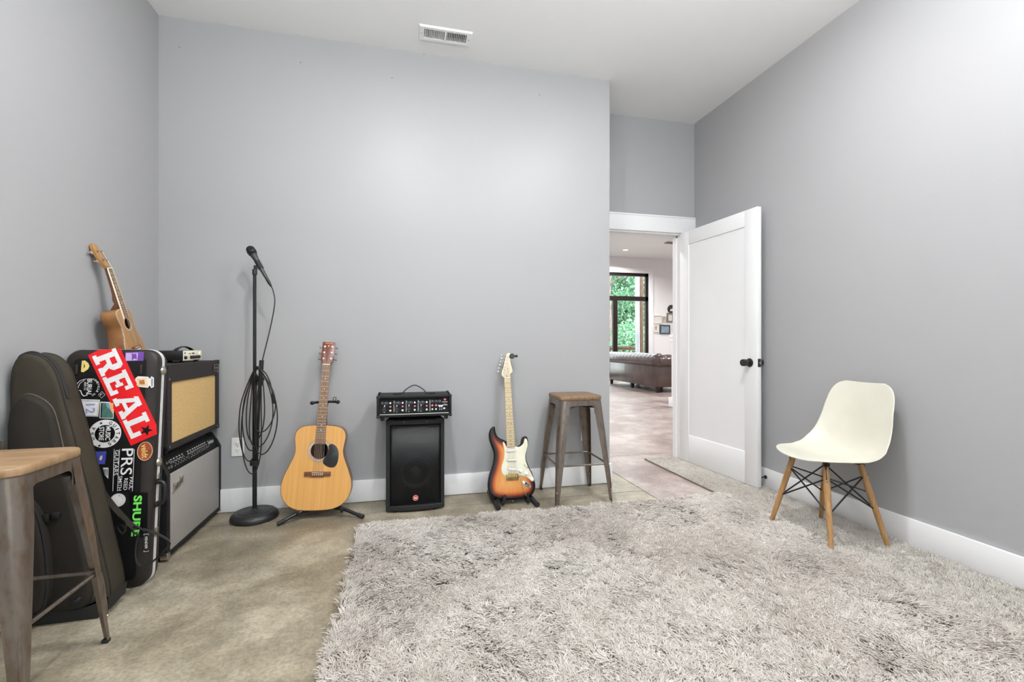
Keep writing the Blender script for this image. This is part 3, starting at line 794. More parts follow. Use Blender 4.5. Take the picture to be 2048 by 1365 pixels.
lg = MB(); vs, fs = text('YAMAHA', .01); vs = fit(vs, .050, .006); lg.add([Hm @ (Matrix.Translation((0, -.0003, .141)) @ (FRONT @ v)) for v in vs], fs)
lg.plate([(0, .130), (.004, .124), (.003, .120), (-.003, .120), (-.004, .124)], -.0006, 0, mat=Hm); lg.build('head_emblem', m_brass, hs, 0)
acg = t

# tubular stand
gs = thing('guitar_stand', 'black tubular tripod stand holding the acoustic guitar', 'guitar stand', (-.478, 3.015, 0))
MB().cyl((0, .0, .09), (0, .115, .66), .0105, n=14).build('upright_tube', m_blackmetal, gs)
MB().cyl((0, -.01, .07), (0, .012, .15), .017, n=14).build('hub', m_black, gs)
for e in ((-.222, -.128, .012), (.246, -.128, .012), (.0, .155, .012)):
    l = MB().tube([(0, -.002, .088), e], .0105, 14).build('leg', m_blackmetal, gs)
    d = (Vector(e)-Vector((0, 0, .088))).normalized()
    MB().tube([Vector(e)-d*.035, Vector(e)+d*.004], .0125, 14).build('leg_cap', m_rubber, l)
MB().tube([(0, .108, .63), (.012, .085, .675), (.013, .088, .690)], .008, 10).build('neck_bracket', m_black, gs)
yk = MB().tube(catmull([(-.070, .050, .684), (-.045, .078, .684), (0, .092, .684), (.05, .083, .684), (.080, .060, .684)], 5, False), .0075, 10).build('neck_yoke', m_rubber, gs)
for p in ((-.070, .050, .684), (.080, .060, .684)): MB().ball(p, .0125, 14).build('yoke_tip', m_rubber, yk)
MB().tube(catmull([(.050, .083, .688), (.050, .075, .708), (.060, .075, .714), (.068, .075, .705), (.060, .078, .692)], 5, False), .0022, 8).build('safety_strap', m_rubber, gs)
for s in (-1, 1):
    MB().tube(catmull([(0, -.002, .070), (s*.07, -.03, .046), (s*.115, -.045, .040), (s*.12, -.088, .040), (s*.123, -.095, .062)], 6, False), .0085, 10).build('cradle_arm', m_foam, gs)

# ---- ukulele leaning in the corner on the upper amplifier
uh = [(0, 0), (.035, .002), (.07, .014), (.094, .045), (.098, .075), (.090, .11), (.076, .14), (.066, .168), (.064, .190), (.068, .215), (.072, .240), (.068, .262), (.052, .277), (.025, .282), (0, .283)]
uke = thing('ukulele', 'small brown ukulele leaning on the left wall behind the sticker-covered case', 'ukulele')
acoustic(uke, dict(half=uh, depth=.068, bl=.283, nut=.478, hl=.12, hole=(.205, .027), side=m_koaside, top=m_koa, bind=m_ros, ros=m_koa,
    bridge=.078, bw=.038, bridgemat=m_rosew2, ns=4, spread=.040, nw=(.036, .044), neck=m_neckb, fe=.232, board=m_rosew, fbind=True, nf=16, dots=(5, 7, 10), htilt=13,
    head=[(-.018, 0), (.018, 0), (.026, .018), (.030, .045), (.029, .09), (.022, .118), (.010, .125), (-.010, .125), (-.022, .118), (-.029, .09), (-.030, .045), (-.026, .018)], headmat=m_koa,
    pegs=[(-1, .040, -.017), (-1, .084, -.017), (1, .084, .017), (1, .040, .017)], pegx=lambda z: .029, tunermat=m_chrome, order=[0, 1, 2, 3]))
# stand it: local z -> leaning axis, local -y -> front
def orient(o, base, axis, front):
    z = Vector(axis).normalized(); y = -Vector(front); y = (y-z*y.dot(z)).normalized(); x = y.cross(z)
    o.matrix_world = Matrix(((x.x, y.x, z.x, base[0]), (x.y, y.y, z.y, base[1]), (x.z, y.z, z.z, base[2]), (0, 0, 0, 1)))
orient(uke, (-1.288, 2.685, .956), (-.118, -.10, .575), (1, .06, .1))

# ================================================================ SUNBURST ELECTRIC
def c7(pts, n=4):
    return [(p[0], p[1]) for p in catmull([((x-496)*.000468, (1092-y)*.000457) for x, y in pts], n)]
eg = thing('electric_guitar', 'sunburst electric guitar with white pickguard and pale maple neck', 'guitar', (.706, 2.905, .030), (-math.asin(.235/.985), R(0), 0))
body = ccw(c7([(268, 38), (243, 48), (212, 85), (193, 150), (196, 230), (222, 320), (250, 420), (242, 520), (207, 640), (166, 740), (146, 830), (145, 910), (166, 985), (215, 1037), (300, 1071), (400, 1087), (520, 1092), (640, 1086), (735, 1062), (797, 1012), (827, 930), (823, 850), (793, 740), (745, 630), (718, 540), (720, 460), (745, 370), (762, 300), (760, 240), (742, 210), (716, 203), (690, 215), (670, 250), (658, 298), (636, 328), (600, 336), (560, 325), (500, 300), (440, 262), (395, 236), (350, 215), (312, 180), (290, 130), (284, 70), (280, 42)], 4))
bt = .044
B = MB(); rings = []
for k in range(5):
    a = PI/2*k/4; rings.append([Vector((p[0], .008*(1-math.cos(a)), p[1])) for p in offset_outline(body, .008*(1-math.sin(a)))])
rings = rings[1:]
for k in range(5):
    a = PI/2*(1-k/4); rings.append([Vector((p[0], bt-.008*(1-math.cos(a)), p[1])) for p in offset_outline(body, .008*(1-math.sin(a)))])
B.loft(rings, True, False, True)
m_dark = M('gloss_black_burst_edge', rgb(16, 10, 9), .22, scale=8, coat=.2, spec=.35)
bo = B.build('body', m_dark, eg, 60)
# sunburst face: colour runs amber -> red -> black by distance from the outline (the guitar's own finish)
fo = offset_outline(body, .0049); fo2 = [Vector(p) for p in fo]
pts = [Vector(p) for p in fo]; edges = [(i, (i+1) % len(fo)) for i in range(len(fo))]
st = .0055
def inside(x, z, poly):
    c = False; n = len(poly)
    for i in range(n):
        x1, z1 = poly[i]; x2, z2 = poly[i-1]
        if (z1 > z) != (z2 > z) and x < (x2-x1)*(z-z1)/(z2-z1)+x1: c = not c
    return c
fa = np.array(fo); fb_ = np.roll(fa, -1, 0)
def edist(x, z):
    p = np.array((x, z)); d = fb_-fa; tt = np.clip(((p-fa)*d).sum(1)/np.maximum((d*d).sum(1), 1e-12), 0, 1)
    return float(np.sqrt((((fa+d*tt[:, None])-p)**2).sum(1).min()))
x = -.17
while x < .17:
    z = 0
    while z < .5:
        if inside(x, z, fo) and edist(x, z) > .0025: pts.append(Vector((x, z)))
        z += st
    x += st
r = delaunay_2d_cdt(pts, edges, [], 1, 1e-6)
vv = [(p.x, .0023-.0021*min(1, edist(p.x, p.y)/.0035), p.y) for p in r[0]]
fm = MB().add(vv, [tuple(f) for f in r[2]])
m_burst, nt, bs = newmat('sunburst_lacquer')
at = nd(nt, 'ShaderNodeAttribute', attribute_name='burst'); rp = ramp(nt, [(0, rgb(16, 10, 9)), (.15, rgb(30, 13, 10)), (.27, rgb(112, 36, 16)), (.40, rgb(178, 84, 32)), (.58, rgb(204, 130, 62)), (1, rgb(212, 150, 82))])
mp = coords(nt, False, (60, 60, 3)); nn = nd(nt, 'ShaderNodeTexNoise', i_Scale=4., i_Detail=4.); nt.links.new(mp.outputs[0], nn.inputs['Vector'])
mx = nd(nt, 'ShaderNodeMix', data_type='RGBA', blend_type='MULTIPLY'); mx.inputs[0].default_value = 1
r2 = ramp(nt, [(.3, (.85, .82, .8, 1)), (.7, (1.05, 1.05, 1.05, 1))]); nt.links.new(nn.outputs['Fac'], r2.inputs[0])
nt.links.new(at.outputs['Fac'], rp.inputs[0]); nt.links.new(rp.outputs[0], mx.inputs[6]); nt.links.new(r2.outputs[0], mx.inputs[7]); nt.links.new(mx.outputs[2], bs.inputs['Base Color'])
bs.inputs['Roughness'].default_value = .35; bs.inputs['Specular IOR Level'].default_value = .3; bs.inputs['Coat Weight'].default_value = .12; bs.inputs['Coat Roughness'].default_value = .06
fc = fm.build('sunburst_top', m_burst, eg, 60)
a = fc.data.attributes.new('burst', 'FLOAT', 'POINT')
a.data.foreach_set('value', [min(1, edist(v.co.x, v.co.z)/.085) for v in fc.data.vertices])
# pickguard and hardware
pg = c7([(385, 268), (415, 300), (436, 345), (495, 350), (552, 346), (575, 338), (602, 352), (645, 342), (688, 300), (704, 250), (722, 236), (744, 262), (749, 325), (727, 400), (705, 470), (704, 550), (730, 640), (775, 740), (806, 815), (799, 852), (770, 846), (722, 800), (665, 770), (604, 756), (560, 752), (420, 751), (385, 745), (355, 712), (344, 660), (350, 610), (376, 540), (396, 460), (400, 380), (386, 305)], 3)
m_pgw = M('aged_white_pickguard', rgb(212, 208, 188), .35, scale=10, spec=.3)
pgo = MB().plate(pg, -.0024, .0006, .0006).build('pickguard', m_pgw, eg, 40)
def P7(x, y): return ((x-496)*.000468, (1092-y)*.000457)
for (x, y, sl) in ((498, 400, 0), (498, 533, 0), (503, 664, -9)):
    cx, cz = P7(x, y); mt = Matrix.Translation((cx, 0, cz)) @ Euler((0, R(-sl), 0)).to_matrix().to_4x4()
    q = MB().plate(rrect(.068, .0165, .0080), -.0085, -.002, .002).xf(mt).build('pickup', m_white, pgo)
    for k in range(6):
        MB().cyl((-.026+.0104*k, -.0095, 0), (-.026+.0104*k, -.008, 0), .0024, n=10).xf(mt).build('pole_piece', m_nickel, q)
    MB().ringplate(rrect(.0705, .019, .0092), rrect(.068, .0165, .0080), -.0028, -.002).xf(mt).build('pickup_gap', m_ink, q)
for (x, y) in ((613, 690), (700, 735), (778, 825)):
    cx, cz = P7(x, y); MB().lathe([(0, .0), (.0125, 0), (.0118, .004), (.0090, .006), (.0082, .016), (.0, .0165)], 20, Matrix.Translation((cx, -.0022, cz)) @ rot_f).build('control_knob', m_white, pgo)
cx, cz = P7(703, 635); mt = Matrix.Translation((cx, 0, cz)) @ Euler((0, R(40), 0)).to_matrix().to_4x4()
sw = MB().box(-.018, .018, -.003, -.0022, -.0015, .0015).xf(mt).build('selector_slot', m_ink, pgo); MB().tube([(0, -.002, 0), (.003, -.018, 0)], [.0022, .0036], 8).xf(mt).build('selector_switch', m_cream, sw)
for (x, y) in ((402, 272), (572, 348), (742, 245), (722, 392), (706, 575), (801, 842), (600, 762), (400, 738), (352, 618), (395, 505)):
    cx, cz = P7(x, y); MB().ball((cx, -.0022, cz), .0022, 8, (1, .5, 1)).build('screw', m_nickel, pgo)
# vibrato bridge
bz = .160
m_obrass = M('aged_brass', rgb(168, 146, 104), .4, .7, rgb(120, 104, 76), 60)
br = MB().box(-.041, .041, -.007, .0, bz-.032, bz+.006, .001).build('bridge', m_obrass, eg)
sx = [-.026+.0104*k for k in range(6)]
for x in sx:
    MB().box(x-.0046, x+.0046, -.012, -.006, bz-.021, bz+.002, .001).build('saddle', m_brass, br)
    MB().cyl((x, -.0075, bz+.001), (x, -.0075, bz+.016), .0012, n=8).build('intonation_screw', m_brass, br)
MB().tube(catmull([(.034, -.010, bz-.012), (.042, -.025, bz-.014), (.048, -.035, bz-.025), (.055, -.040, bz-.075), (.070, -.042, bz-.118), (.078, -.043, bz-.132)], 6, False), .0026, 8).build('tremolo_arm', m_nickel, br)
# jack plate
cx, cz = P7(700, 888); mt = Matrix.Translation((cx, 0, cz)) @ Euler((0, R(40), 0)).to_matrix().to_4x4()
jp = MB().plate([(p[0]*1, p[1]) for p in circ(.036, 28, 0, 0, .0135)], -.0022, .001, .001).xf(mt).build('jack_plate', m_chrome, eg)
MB().plate(rrect(.034, .014, .006), -.0026, -.002).xf(mt).build('jack_recess', m_black, jp); MB().plate(rrect(.022, .006, .003, cx=.004, cy=-.002), -.0034, -.0024).xf(mt).build('jack_socket', m_chrome, jp)
MB().cyl((0, .022, .004), (0, .022, -.008), .006, n=12).build('strap_button', m_nickel, eg)
cx, cz = P7(268, 62); MB().cyl((cx, .022, cz), (cx, .022, cz+.016), .006, n=12).build('strap_button', m_nickel, eg)
# maple neck
m_maple = woodmat('pale_maple', rgb(196, 177, 136), rgb(212, 195, 158), 5, .4, coat=.05)
m_fret2 = M('dulled_fret_wire', rgb(128, 108, 82), .4, .6, scale=40)
NUT = .808; HE = P7(0, 345)[1]
def nw(z): return .042+(.056-.042)*(NUT-z)/(NUT-HE)
rings = []
for z, d in ((HE, .020), (HE+.06, .0215), (HE+.10, .0235), ((HE+NUT)/2, .0225), (NUT-.02, .021), (NUT+.004, .019)):
    w = nw(min(z, NUT))/2
    rings.append([Vector((w, -.0105, z)), Vector((w, -.005, z))]+[Vector((w*math.cos(PI*k/12), -.005+(d-.005)*math.sin(PI*k/12)**.8, z)) for k in range(1, 12)]+[Vector((-w, -.005, z)), Vector((-w, -.0105, z))])
nk = MB().loft(rings).build('neck', m_maple, eg, 40)
SL = NUT-bz
for k in range(1, 22):
    z = NUT-SL*(1-2**(-k/12))
    if z < HE+.003: break
    w = nw(z)/2-.0005
    MB().box(-w, w, -.0115, -.0100, z-.0011, z+.0011).build('fret', m_fret2, nk)
for k in (3, 5, 7, 9, 12, 15, 17, 19, 21):
    z = NUT-SL*(1-2**(-(k-.5)/12))
    for x in ((-.010, .010) if k == 12 else (0,)):
        MB().cyl((x, -.0102, z), (x, -.0108, z), .0030, n=12).build('position_dot', m_ink, nk)
MB().box(-.021, .021, -.013, -.006, NUT, NUT+.0035, .0006).build('nut', m_bone, eg)
def P6(x, y): return ((x-540)*.00045, NUT+(485-y)*.00047)
hd = [(p[0], p[1]) for p in catmull([P6(*q) for q in ((492, 488), (484, 472), (458, 446), (456, 425), (464, 392), (492, 318), (524, 208), (545, 140), (566, 112), (592, 108), (622, 120), (634, 148), (622, 185), (606, 215), (606, 250), (620, 318), (631, 375), (622, 398), (603, 416), (588, 446), (588, 488))], 4)]
m_maple2 = woodmat('pale_maple_head', rgb(204, 190, 162), rgb(218, 206, 180), 7, .4, coat=.05)
ho = MB().plate(hd, -.0045, .0095, .0012).build('headstock', m_maple2, eg, 40)
posts = []
for x, y in ((487, 408), (502, 360), (517, 312), (533, 262), (547, 212), (563, 163)):
    px, pz = P6(x, y); posts.append(Vector((px, -.0085, pz)))
    q = MB().lathe([(0, .008), (.0034, .008), (.0034, .001), (.0052, .001), (.0052, 0), (0, 0)], 14, Matrix.Translation((px, -.0045, pz)) @ rot_f).build('tuning_peg', m_nickel, eg)
    dd = Vector((-.93, 0, .36))
    k2 = MB().tube([Vector((px, .015, pz)), Vector((px, .015, pz))+dd*.030], .0022, 8).box(px-.006, px+.006, .0095, .020, pz-.007, pz+.007, .002)
    k2.ball((0, 0, 0), .0085, 12, (.8, .55, 1), mat=Matrix.Translation(Vector((px, .015, pz))+dd*.036)); k2.build('tuner_button', m_chrome, q)
sx2, sz2 = P6(560, 342); MB().box(sx2-.005, sx2+.005, -.0075, -.0045, sz2-.002, sz2+.002).build('string_tree', m_nickel, ho)
sx2, sz2 = P6(533, 455); MB().plate(circ(.0035, 12, sx2, sz2, .006), -.0049, -.0044).build('truss_rod_hole', m_ink, ho)
for i in range(6):
    xn = -.0175+.007*i
    MB().tube([(sx[i], -.0128, bz-.018), (sx[i], -.0148, bz), (xn, -.0132, NUT+.0015), posts[i]], .0007, 6).build('string', m_string, eg)
# clip-on tuner on the head
tn = thing('clip_on_tuner', 'round black tuner clipped to the top of the electric guitar head', 'tuner')
MB().lathe([(0, .004), (.017, .004), (.019, .001), (.019, -.006), (.016, -.009), (0, -.009)], 24, rot_f).build('display_case', m_black, tn)
MB().tube([(.012, .008, 0), (.030, .012, .002)], [.007, .006], 12).box(-.014, .012, .0095, .0125, -.009, .009, .001).build('clip_arm', m_black, tn)
MB().ball((.035, .012, .0025), .0090, 12).build('pivot', m_black, tn)
eg_m = Matrix.Translation(eg.location) @ eg.rotation_euler.to_matrix().to_4x4()
px, pz = P6(633, 160)
tn.matrix_world = eg_m @ Matrix.Translation((px, -.0145, pz))

es = thing('guitar_stand', 'low black A-frame stand with foam tubes holding the sunburst electric guitar', 'guitar stand', (.716, 3.0, 0))
for s, xo in ((-1, -.128), (1, .128)):
    tb = MB().tube([(xo-s*.0, -.165, .018), (xo*.96, .150, .018)], .0145, 16).build('foot_tube', m_foam, es)
    for y in (-.172, .157): MB().tube([(xo if y < 0 else xo*.96, y-.006, .018), (xo if y < 0 else xo*.96, y+.006, .018)], .0165, 16).build('end_cap', m_rubber, tb)
    up = MB().tube(catmull([(xo*.98, -.01, .022), (xo*.93, -.015, .040), (xo*.72, -.045, .028), (xo*.66, -.075, .022)], 5, False), .008, 10).build('cradle_bar', m_blackmetal, es)
    MB().tube(catmull([(xo*.66, -.060, .020), (xo*.66, -.112, .019), (xo*.655, -.127, .032), (xo*.56, -.122, .078)], 6, False), .0095, 12).build('cradle_arm', m_foam, es)
MB().tube([(-.122, .03, .020), (.122, .03, .020)], .009, 12).build('cross_bar', m_blackmetal, es)
MB().tube(catmull([(0, .03, .022), (0, .075, .16), (0, .115, .30)], 5, False), .009, 12).build('back_post', m_blackmetal, es)
MB().tube([(-.060, .085, .30), (.060, .085, .30)], .011, 12).build('back_rest', m_foam, es)
MB().box(-.055, -.03, .010, .06, .405, .425, .004).build('neck_rest', m_black, es) if False else None

# ================================================================ MICROPHONE ON STAND
ms = thing('microphone_stand', 'tall black microphone stand with heavy round base next to the acoustic guitar', 'microphone stand', (-.868, 3.048, 0))
MB().lathe([(0, .004), (.118, .0), (.129, .004), (.131, .014), (.127, .028), (.112, .042), (.098, .046), (.092, .0445), (.084, .049), (.076, .0475), (.068, .051), (.060, .0495), (.052, .053), (.044, .0515), (.034, .055), (.020, .056), (.018, .062), (0, .062)], 56).build('base', M('black_cast_iron', rgb(30, 30, 31), .42, bump=.25, bscale=400), ms)
lt = MB().cyl((0, 0, .058), (0, 0, .83), .0125, n=18).build('lower_tube', m_blackmetal, ms)
MB().lathe([(.0125, .80), (.016, .805), (.0175, .83), (.0175, .86), (.014, .87), (.0095, .872)], 18).build('height_clutch', m_black, ms)
MB().cyl((0, 0, .82), (0, 0, 1.475), .0095, n=18).build('upper_tube', m_blackmetal, ms)
cl = MB().lathe([(.010, 1.470), (.0135, 1.472), (.0135, 1.500), (.011, 1.504), (.006, 1.505), (.0, 1.505)], 16)
ax = Vector((.096, 0, -.185)).normalized(); mc = Vector((.024, 0, 1.532))
cl.box(-.005, .014, -.006, .006, 1.500, 1.528, .002)
cl.tube([mc-ax*.026, mc+ax*.026], .0158, 18); cl.build('microphone_clip', m_rubber, ms)
ck = MB().cyl((-.006, 0, 1.487), (-.006, -.0, 1.487), .01)
# side arm clamp with its short vertical tube
cb = MB().cyl((-.02, -.018, .842), (.055, -.030, .842), .009, n=12).box(.028, .056, -.045, -.016, .822, .862, .004).build('clamp_arm', m_black, ms)
MB().tube([(.038, -.031, .80), (.047, -.031, .955)], .0125, 16).build('hanger_tube', m_black, ms)
MB().tube([(.056, -.040, .842), (.072, -.052, .846)], [.006, .010], 12).build('clamp_knob', m_nickel, cb)
MB().tube([(.036, -.031, .80), (.020, -.026, .36), (.012, -.012, .335)], .0075, 12).build('side_rod', m_blackmetal, ms)
MB().box(-.020, .022, -.030, .012, .322, .352, .005).build('rod_clip', m_black, ms)

mic = thing('microphone', 'black handheld vocal microphone held in the clip of the tall stand', 'microphone', (-.868, 3.048, 0))
mq = ax.to_track_quat('Z', 'Y').to_matrix().to_4x4(); mq = Matrix.Translation(mc) @ mq
MB().lathe([(0, .082), (.0095, .082), (.0105, .07), (.0120, .02), (.0150, -.03), (.0195, -.062), (.0215, -.070), (0, -.070)], 24, mq).build('body', M('dark_grey_microphone_body', rgb(64, 64, 66), .4, .3, scale=30), mic)
gh = MB().lathe([(0, -.069), (.0232, -.069), (.0250, -.076), (.0255, -.088), (.0248, -.102), (.0205, -.114), (.012, -.121), (0, -.123)], 24, mq).build('grille', M('black_wire_mesh', rgb(30, 30, 31), .5, .4, bump=1., bscale=1500), mic)
MB().lathe([(.0255, -.084), (.0268, -.085), (.0268, -.090), (.0255, -.091)], 24, mq, caps=False).build('grille_band', m_black, gh)
cp = mc+ax*.082
m_cable = M('black_cable', rgb(24, 24, 25), .45, scale=60)
cab = thing('microphone_cable', 'long black cable coiled and draped over the microphone stand', 'cable', (-.868, 3.048, 0))
MB().lathe([(0, 0), (.0092, 0), (.0095, .03), (.0085, .045), (.006, .060), (.004, .066), (0, .066)], 16, Matrix.Translation(cp) @ ax.to_track_quat('Z', 'Y').to_matrix().to_4x4()).build('connector', m_black, cab)
e0 = cp+ax*.062
loops = [e0, e0+ax*.02+Vector((.002, 0, -.01)), (.112, -.005, 1.30), (.090, -.015, 1.15), (.060, -.028, 1.0), (.045, -.036, .93)]
# every coil of the cord: a teardrop hung over the short tube (centre x, half width, bottom height, depth, lean)
spec = [(.010, .062, .47, -.050, .02), (.030, .078, .44, -.058, .05), (-.012, .060, .36, -.052, -.02), (.052, .070, .53, -.064, .05), (.004, .068, .285, -.056, -.01), (.060, .074, .40, -.068, .05), (-.004, .056, .42, -.046, -.01)]
for i, (cx_, hw_, bz_, dy, ln) in enumerate(spec):
    zt_ = .905+.007*(i % 3)
    for k in range(14):
        a_ = 2*PI*(k+.0)/14; f_ = (1-math.cos(a_))/2                       # 0 at the top, 1 at the bottom
        x_ = .030+(cx_-.030)*min(1, f_*2.2)+ln*math.sin(PI*f_)*.5-hw_*math.sin(a_)*(.62+.38*f_)
        loops.append((x_, dy+.010*math.sin(a_)-.006*f_, zt_+(bz_-zt_)*f_))
loops += [(.045, -.060, .905), (.075, -.060, .88), (.098, -.060, .83), (.108, -.058, .785), (.112, -.056, .752)]
MB().tube(catmull(loops, 6, False), .0034, 8).build('cord', m_cable, cab)
MB().lathe([(0, .0), (.005, 0), (.0075, -.008), (.0095, -.03), (.0098, -.058), (.008, -.060), (0, -.060)], 16, Matrix.Translation((.112, -.056, .755)) @ Euler((R(4), R(-6), 0)).to_matrix().to_4x4()).build('connector', m_black, cab)
# ================================================================ HARD CASE WITH STICKERS
m_abs = M('dark_brown_moulded_shell', rgb(40, 35, 33), .45, bump=.12, bscale=500, c2=rgb(46, 41, 38), scale=25, spec=.3)
m_absf = M('black_moulded_panel', rgb(21, 19, 19), .5, bump=.12, bscale=500, c2=rgb(24, 22, 22), scale=25, spec=.2)
m_alu = M('aluminium_valance', rgb(222, 222, 224), .35, .25, scale=30)
hc = thing('guitar_case', 'tall black hard case covered in stickers leaning beside the amplifier stack', 'guitar case', (-1.254, 2.29, 0), (-math.atan2(.095, 1.033), 0, 0))
CW, CH, CD = .354, 1.036, .112
base_o = []
def case_o(i=0.):
    o = rrect(CW-2*i, CH-2*i, .055, 7, 0, CH/2)
    return [(x, z+(0 if z > .2 else 0)) for x, z in o]
def shell(y0, y1, rnd, mat, name):
    return MB().plate(case_o(), y0, y1, rnd).build(name, mat, hc, 50)
MB().loft([[Vector((p[0], y, p[1])) for p in case_o(i)] for y, i in ((.0, .040), (.0005, .034), (.010, .010), (.016, .003), (.026, 0), (.049, 0))], True, True, True).build('front_shell', m_abs, hc, 50)
MB().loft([[Vector((p[0], y, p[1])) for p in case_o(i)] for y, i in ((.063, 0), (.086, 0), (.100, .004), (.108, .014), (CD, .034))], True, True, True).build('back_shell', m_abs, hc, 50)
MB().ringplate(case_o(-.0025), case_o(.012), .047, .065).build('metal_valance', m_alu, hc, 50)
MB().plate(rrect(CW-.082, CH-.082, .02, 5, 0, CH/2), -.0012, .0006, .0006).build('front_panel', m_absf, hc, 50)
hc_m = Matrix.Translation(hc.location) @ hc.rotation_euler.to_matrix().to_4x4(); hc_i = hc_m.inverted()
def cuv(px, py):
    """point on the face of the case seen at a place in the photograph, in the case's own metres."""
    a = hc_i @ Vector((0, 0, CAM_H)); d = (hc_i.to_3x3() @ ray(px, py)); k = (-.0012-a.y)/d.y
    p = a+d*k; return (p.x, p.z)
for px, py in ((153, 740), (282, 740)):
    u, w = cuv(px, py)
    MB().plate(rrect(.014, .046, .0068, 5, u, w), -.008, .001, .005).build('bumper_rib', m_abs, hc, 50)
edge = CW/2
XAX = Euler((0, R(90), 0)).to_matrix().to_4x4()
def side_z(px, py):
    a = hc_i @ Vector((0, 0, CAM_H)); d = (hc_i.to_3x3() @ ray(px, py)); k = (edge-a.x)/d.x; return (a+d*k).z
for py, px in ((742, 327), (924, 319)):
    z = side_z(px, py)
    l = MB().lathe([(0, .010), (.012, .010), (.014, .008), (.018, .006), (.020, .002), (.020, 0), (0, 0)], 28, Matrix.Translation((edge, .056, z)) @ XAX).build('latch', m_nickel, hc)
    MB().box(edge+.009, edge+.012, .048, .064, z-.006, z+.006, .001).build('latch_lever', m_nickel, l)
zt, zb = side_z(317, 962), side_z(313, 1008)
h = MB().tube(catmull([(edge+.002, .045, zt), (edge+.022, .045, zt-.004), (edge+.032, .045, zt-.020), (edge+.034, .045, (zt+zb)/2), (edge+.032, .045, zb+.020), (edge+.022, .045, zb+.004), (edge+.002, .045, zb)], 5, False), .0085, 12).build('handle', m_black, hc)
for z in (zt, zb): MB().box(edge, edge+.010, .034, .070, z-.012, z+.012, .002).build('handle_mount', m_black, h)
z = side_z(310, 1065); MB().box(edge, edge+.008, .046, .068, z-.02, z+.02, .003).build('latch', m_nickel, hc)
z = side_z(320, 949); MB().box(edge, edge+.006, .048, .064, z-.010, z+.010, .002).build('lock_plate', m_nickel, hc)
z = side_z(300, 1140)
for k in (-1, 1): MB().box(k*.10-.02, k*.10+.02, .03, .08, -.002, .012, .003).build('foot', m_rubber, hc)

# --- stickers: flat vinyl on the case's face
YS = -.0013
_n = [0]
def sheet(pts, mat, parent, lift=.0005, name='sticker', label=None):
    o = MB().plate(pts, YS-lift, YS-lift+.0004).build(name, mat, parent, 0)
    if label: lab(o, label)
    return o
def frame_at(px0, px1):
    """local frame for lettering: x runs from pixel px0 towards px1, y to its left."""
    a, b2 = Vector(cuv(*px0)), Vector(cuv(*px1)); d = (b2-a); L = d.length; d.normalize()
    return a, d, Vector((-d.y, d.x)), L
def put(mb, vs, fs, o, d, n, lift):
    mb.add([Vector((o.x+d.x*v.x+n.x*v.y, YS-lift, o.y+d.y*v.x+n.y*v.y)) for v in vs], fs)
def words_(mb, s, px, py, w, h, ang, lift=.0011, bold=.01):
    """lettering centred at a photograph place; ang is the reading direction (deg from +x on the face)."""
    c = Vector(cuv(px, py)); d = Vector((math.cos(R(ang)), math.sin(R(ang)))); n = Vector((-d.y, d.x))
    vs, fs = text(s, .1, bold); put(mb, fit(vs, w, h), fs, c, d, n, lift)
def ring_words(mb, s, c, r, a0, a1, h, lift=.0011, flip=False, bold=.012):
    for i, ch in enumerate(s):
        if ch == ' ': continue
        a = R(a0+(a1-a0)*(i/(max(1, len(s)-1))))
        p = Vector((c[0]+r*math.cos(a), c[1]+r*math.sin(a))); n = Vector((math.cos(a), math.sin(a)))*(-1 if flip else 1); d = Vector((n.y, -n.x))
        vs, fs = text(ch, .1, bold)
        w = (h*.28 if ch in 'I1.,' else h*.8); put(mb, fit(vs, w, h), fs, p, d, n, lift)
def star(mb, px, py, r, lift=.0011, rot=0):
    c = Vector(cuv(px, py))
    mb.add([(c.x, YS-lift, c.y)]+[(c.x+(r if k % 2 == 0 else r*.4)*math.cos(R(90+36*k+rot)), YS-lift, c.y+(r if k % 2 == 0 else r*.4)*math.sin(R(90+36*k+rot))) for k in range(10)], [(0, k+1, (k+1) % 10+1) for k in range(10)])
v_red = M('red_vinyl', rgb(226, 28, 34), .4, scale=8); v_white = M('white_vinyl', rgb(232, 230, 228), .45, scale=30); v_black = M('black_vinyl', rgb(12, 12, 13), .35, scale=20)
v_purple = M('purple_vinyl', rgb(110, 68, 158), .4, scale=30); v_lilac = M('lilac_vinyl', rgb(196, 170, 214), .4, scale=30); v_yellow = M('pale_yellow_vinyl', rgb(228, 206, 122), .45, scale=30)
v_blue = M('blue_vinyl', rgb(70, 78, 170), .4, scale=20); v_green = M('bright_green_vinyl', rgb(122, 232, 96), .4, scale=30); v_lav = M('lavender_vinyl', rgb(150, 154, 206), .4, scale=30)
v_peach = M('peach_vinyl', rgb(232, 190, 140), .4, 0, rgb(240, 222, 196), 60); v_orange = M('orange_red_vinyl', rgb(206, 86, 58), .4, 0, rgb(120, 78, 46), 30); v_olive = M('olive_green_vinyl', rgb(88, 130, 80), .4, 0, rgb(70, 110, 120), 60, lo=.4, hi=.6)
v_gold = M('amber_vinyl', rgb(176, 112, 52), .4, scale=30); v_grey = M('grey_print', rgb(150, 150, 150), .5, scale=40); v_sun = M('soft_orange_vinyl', rgb(226, 178, 110), .4, scale=30); v_sky = M('sky_blue_vinyl', rgb(110, 150, 196), .4, scale=30)
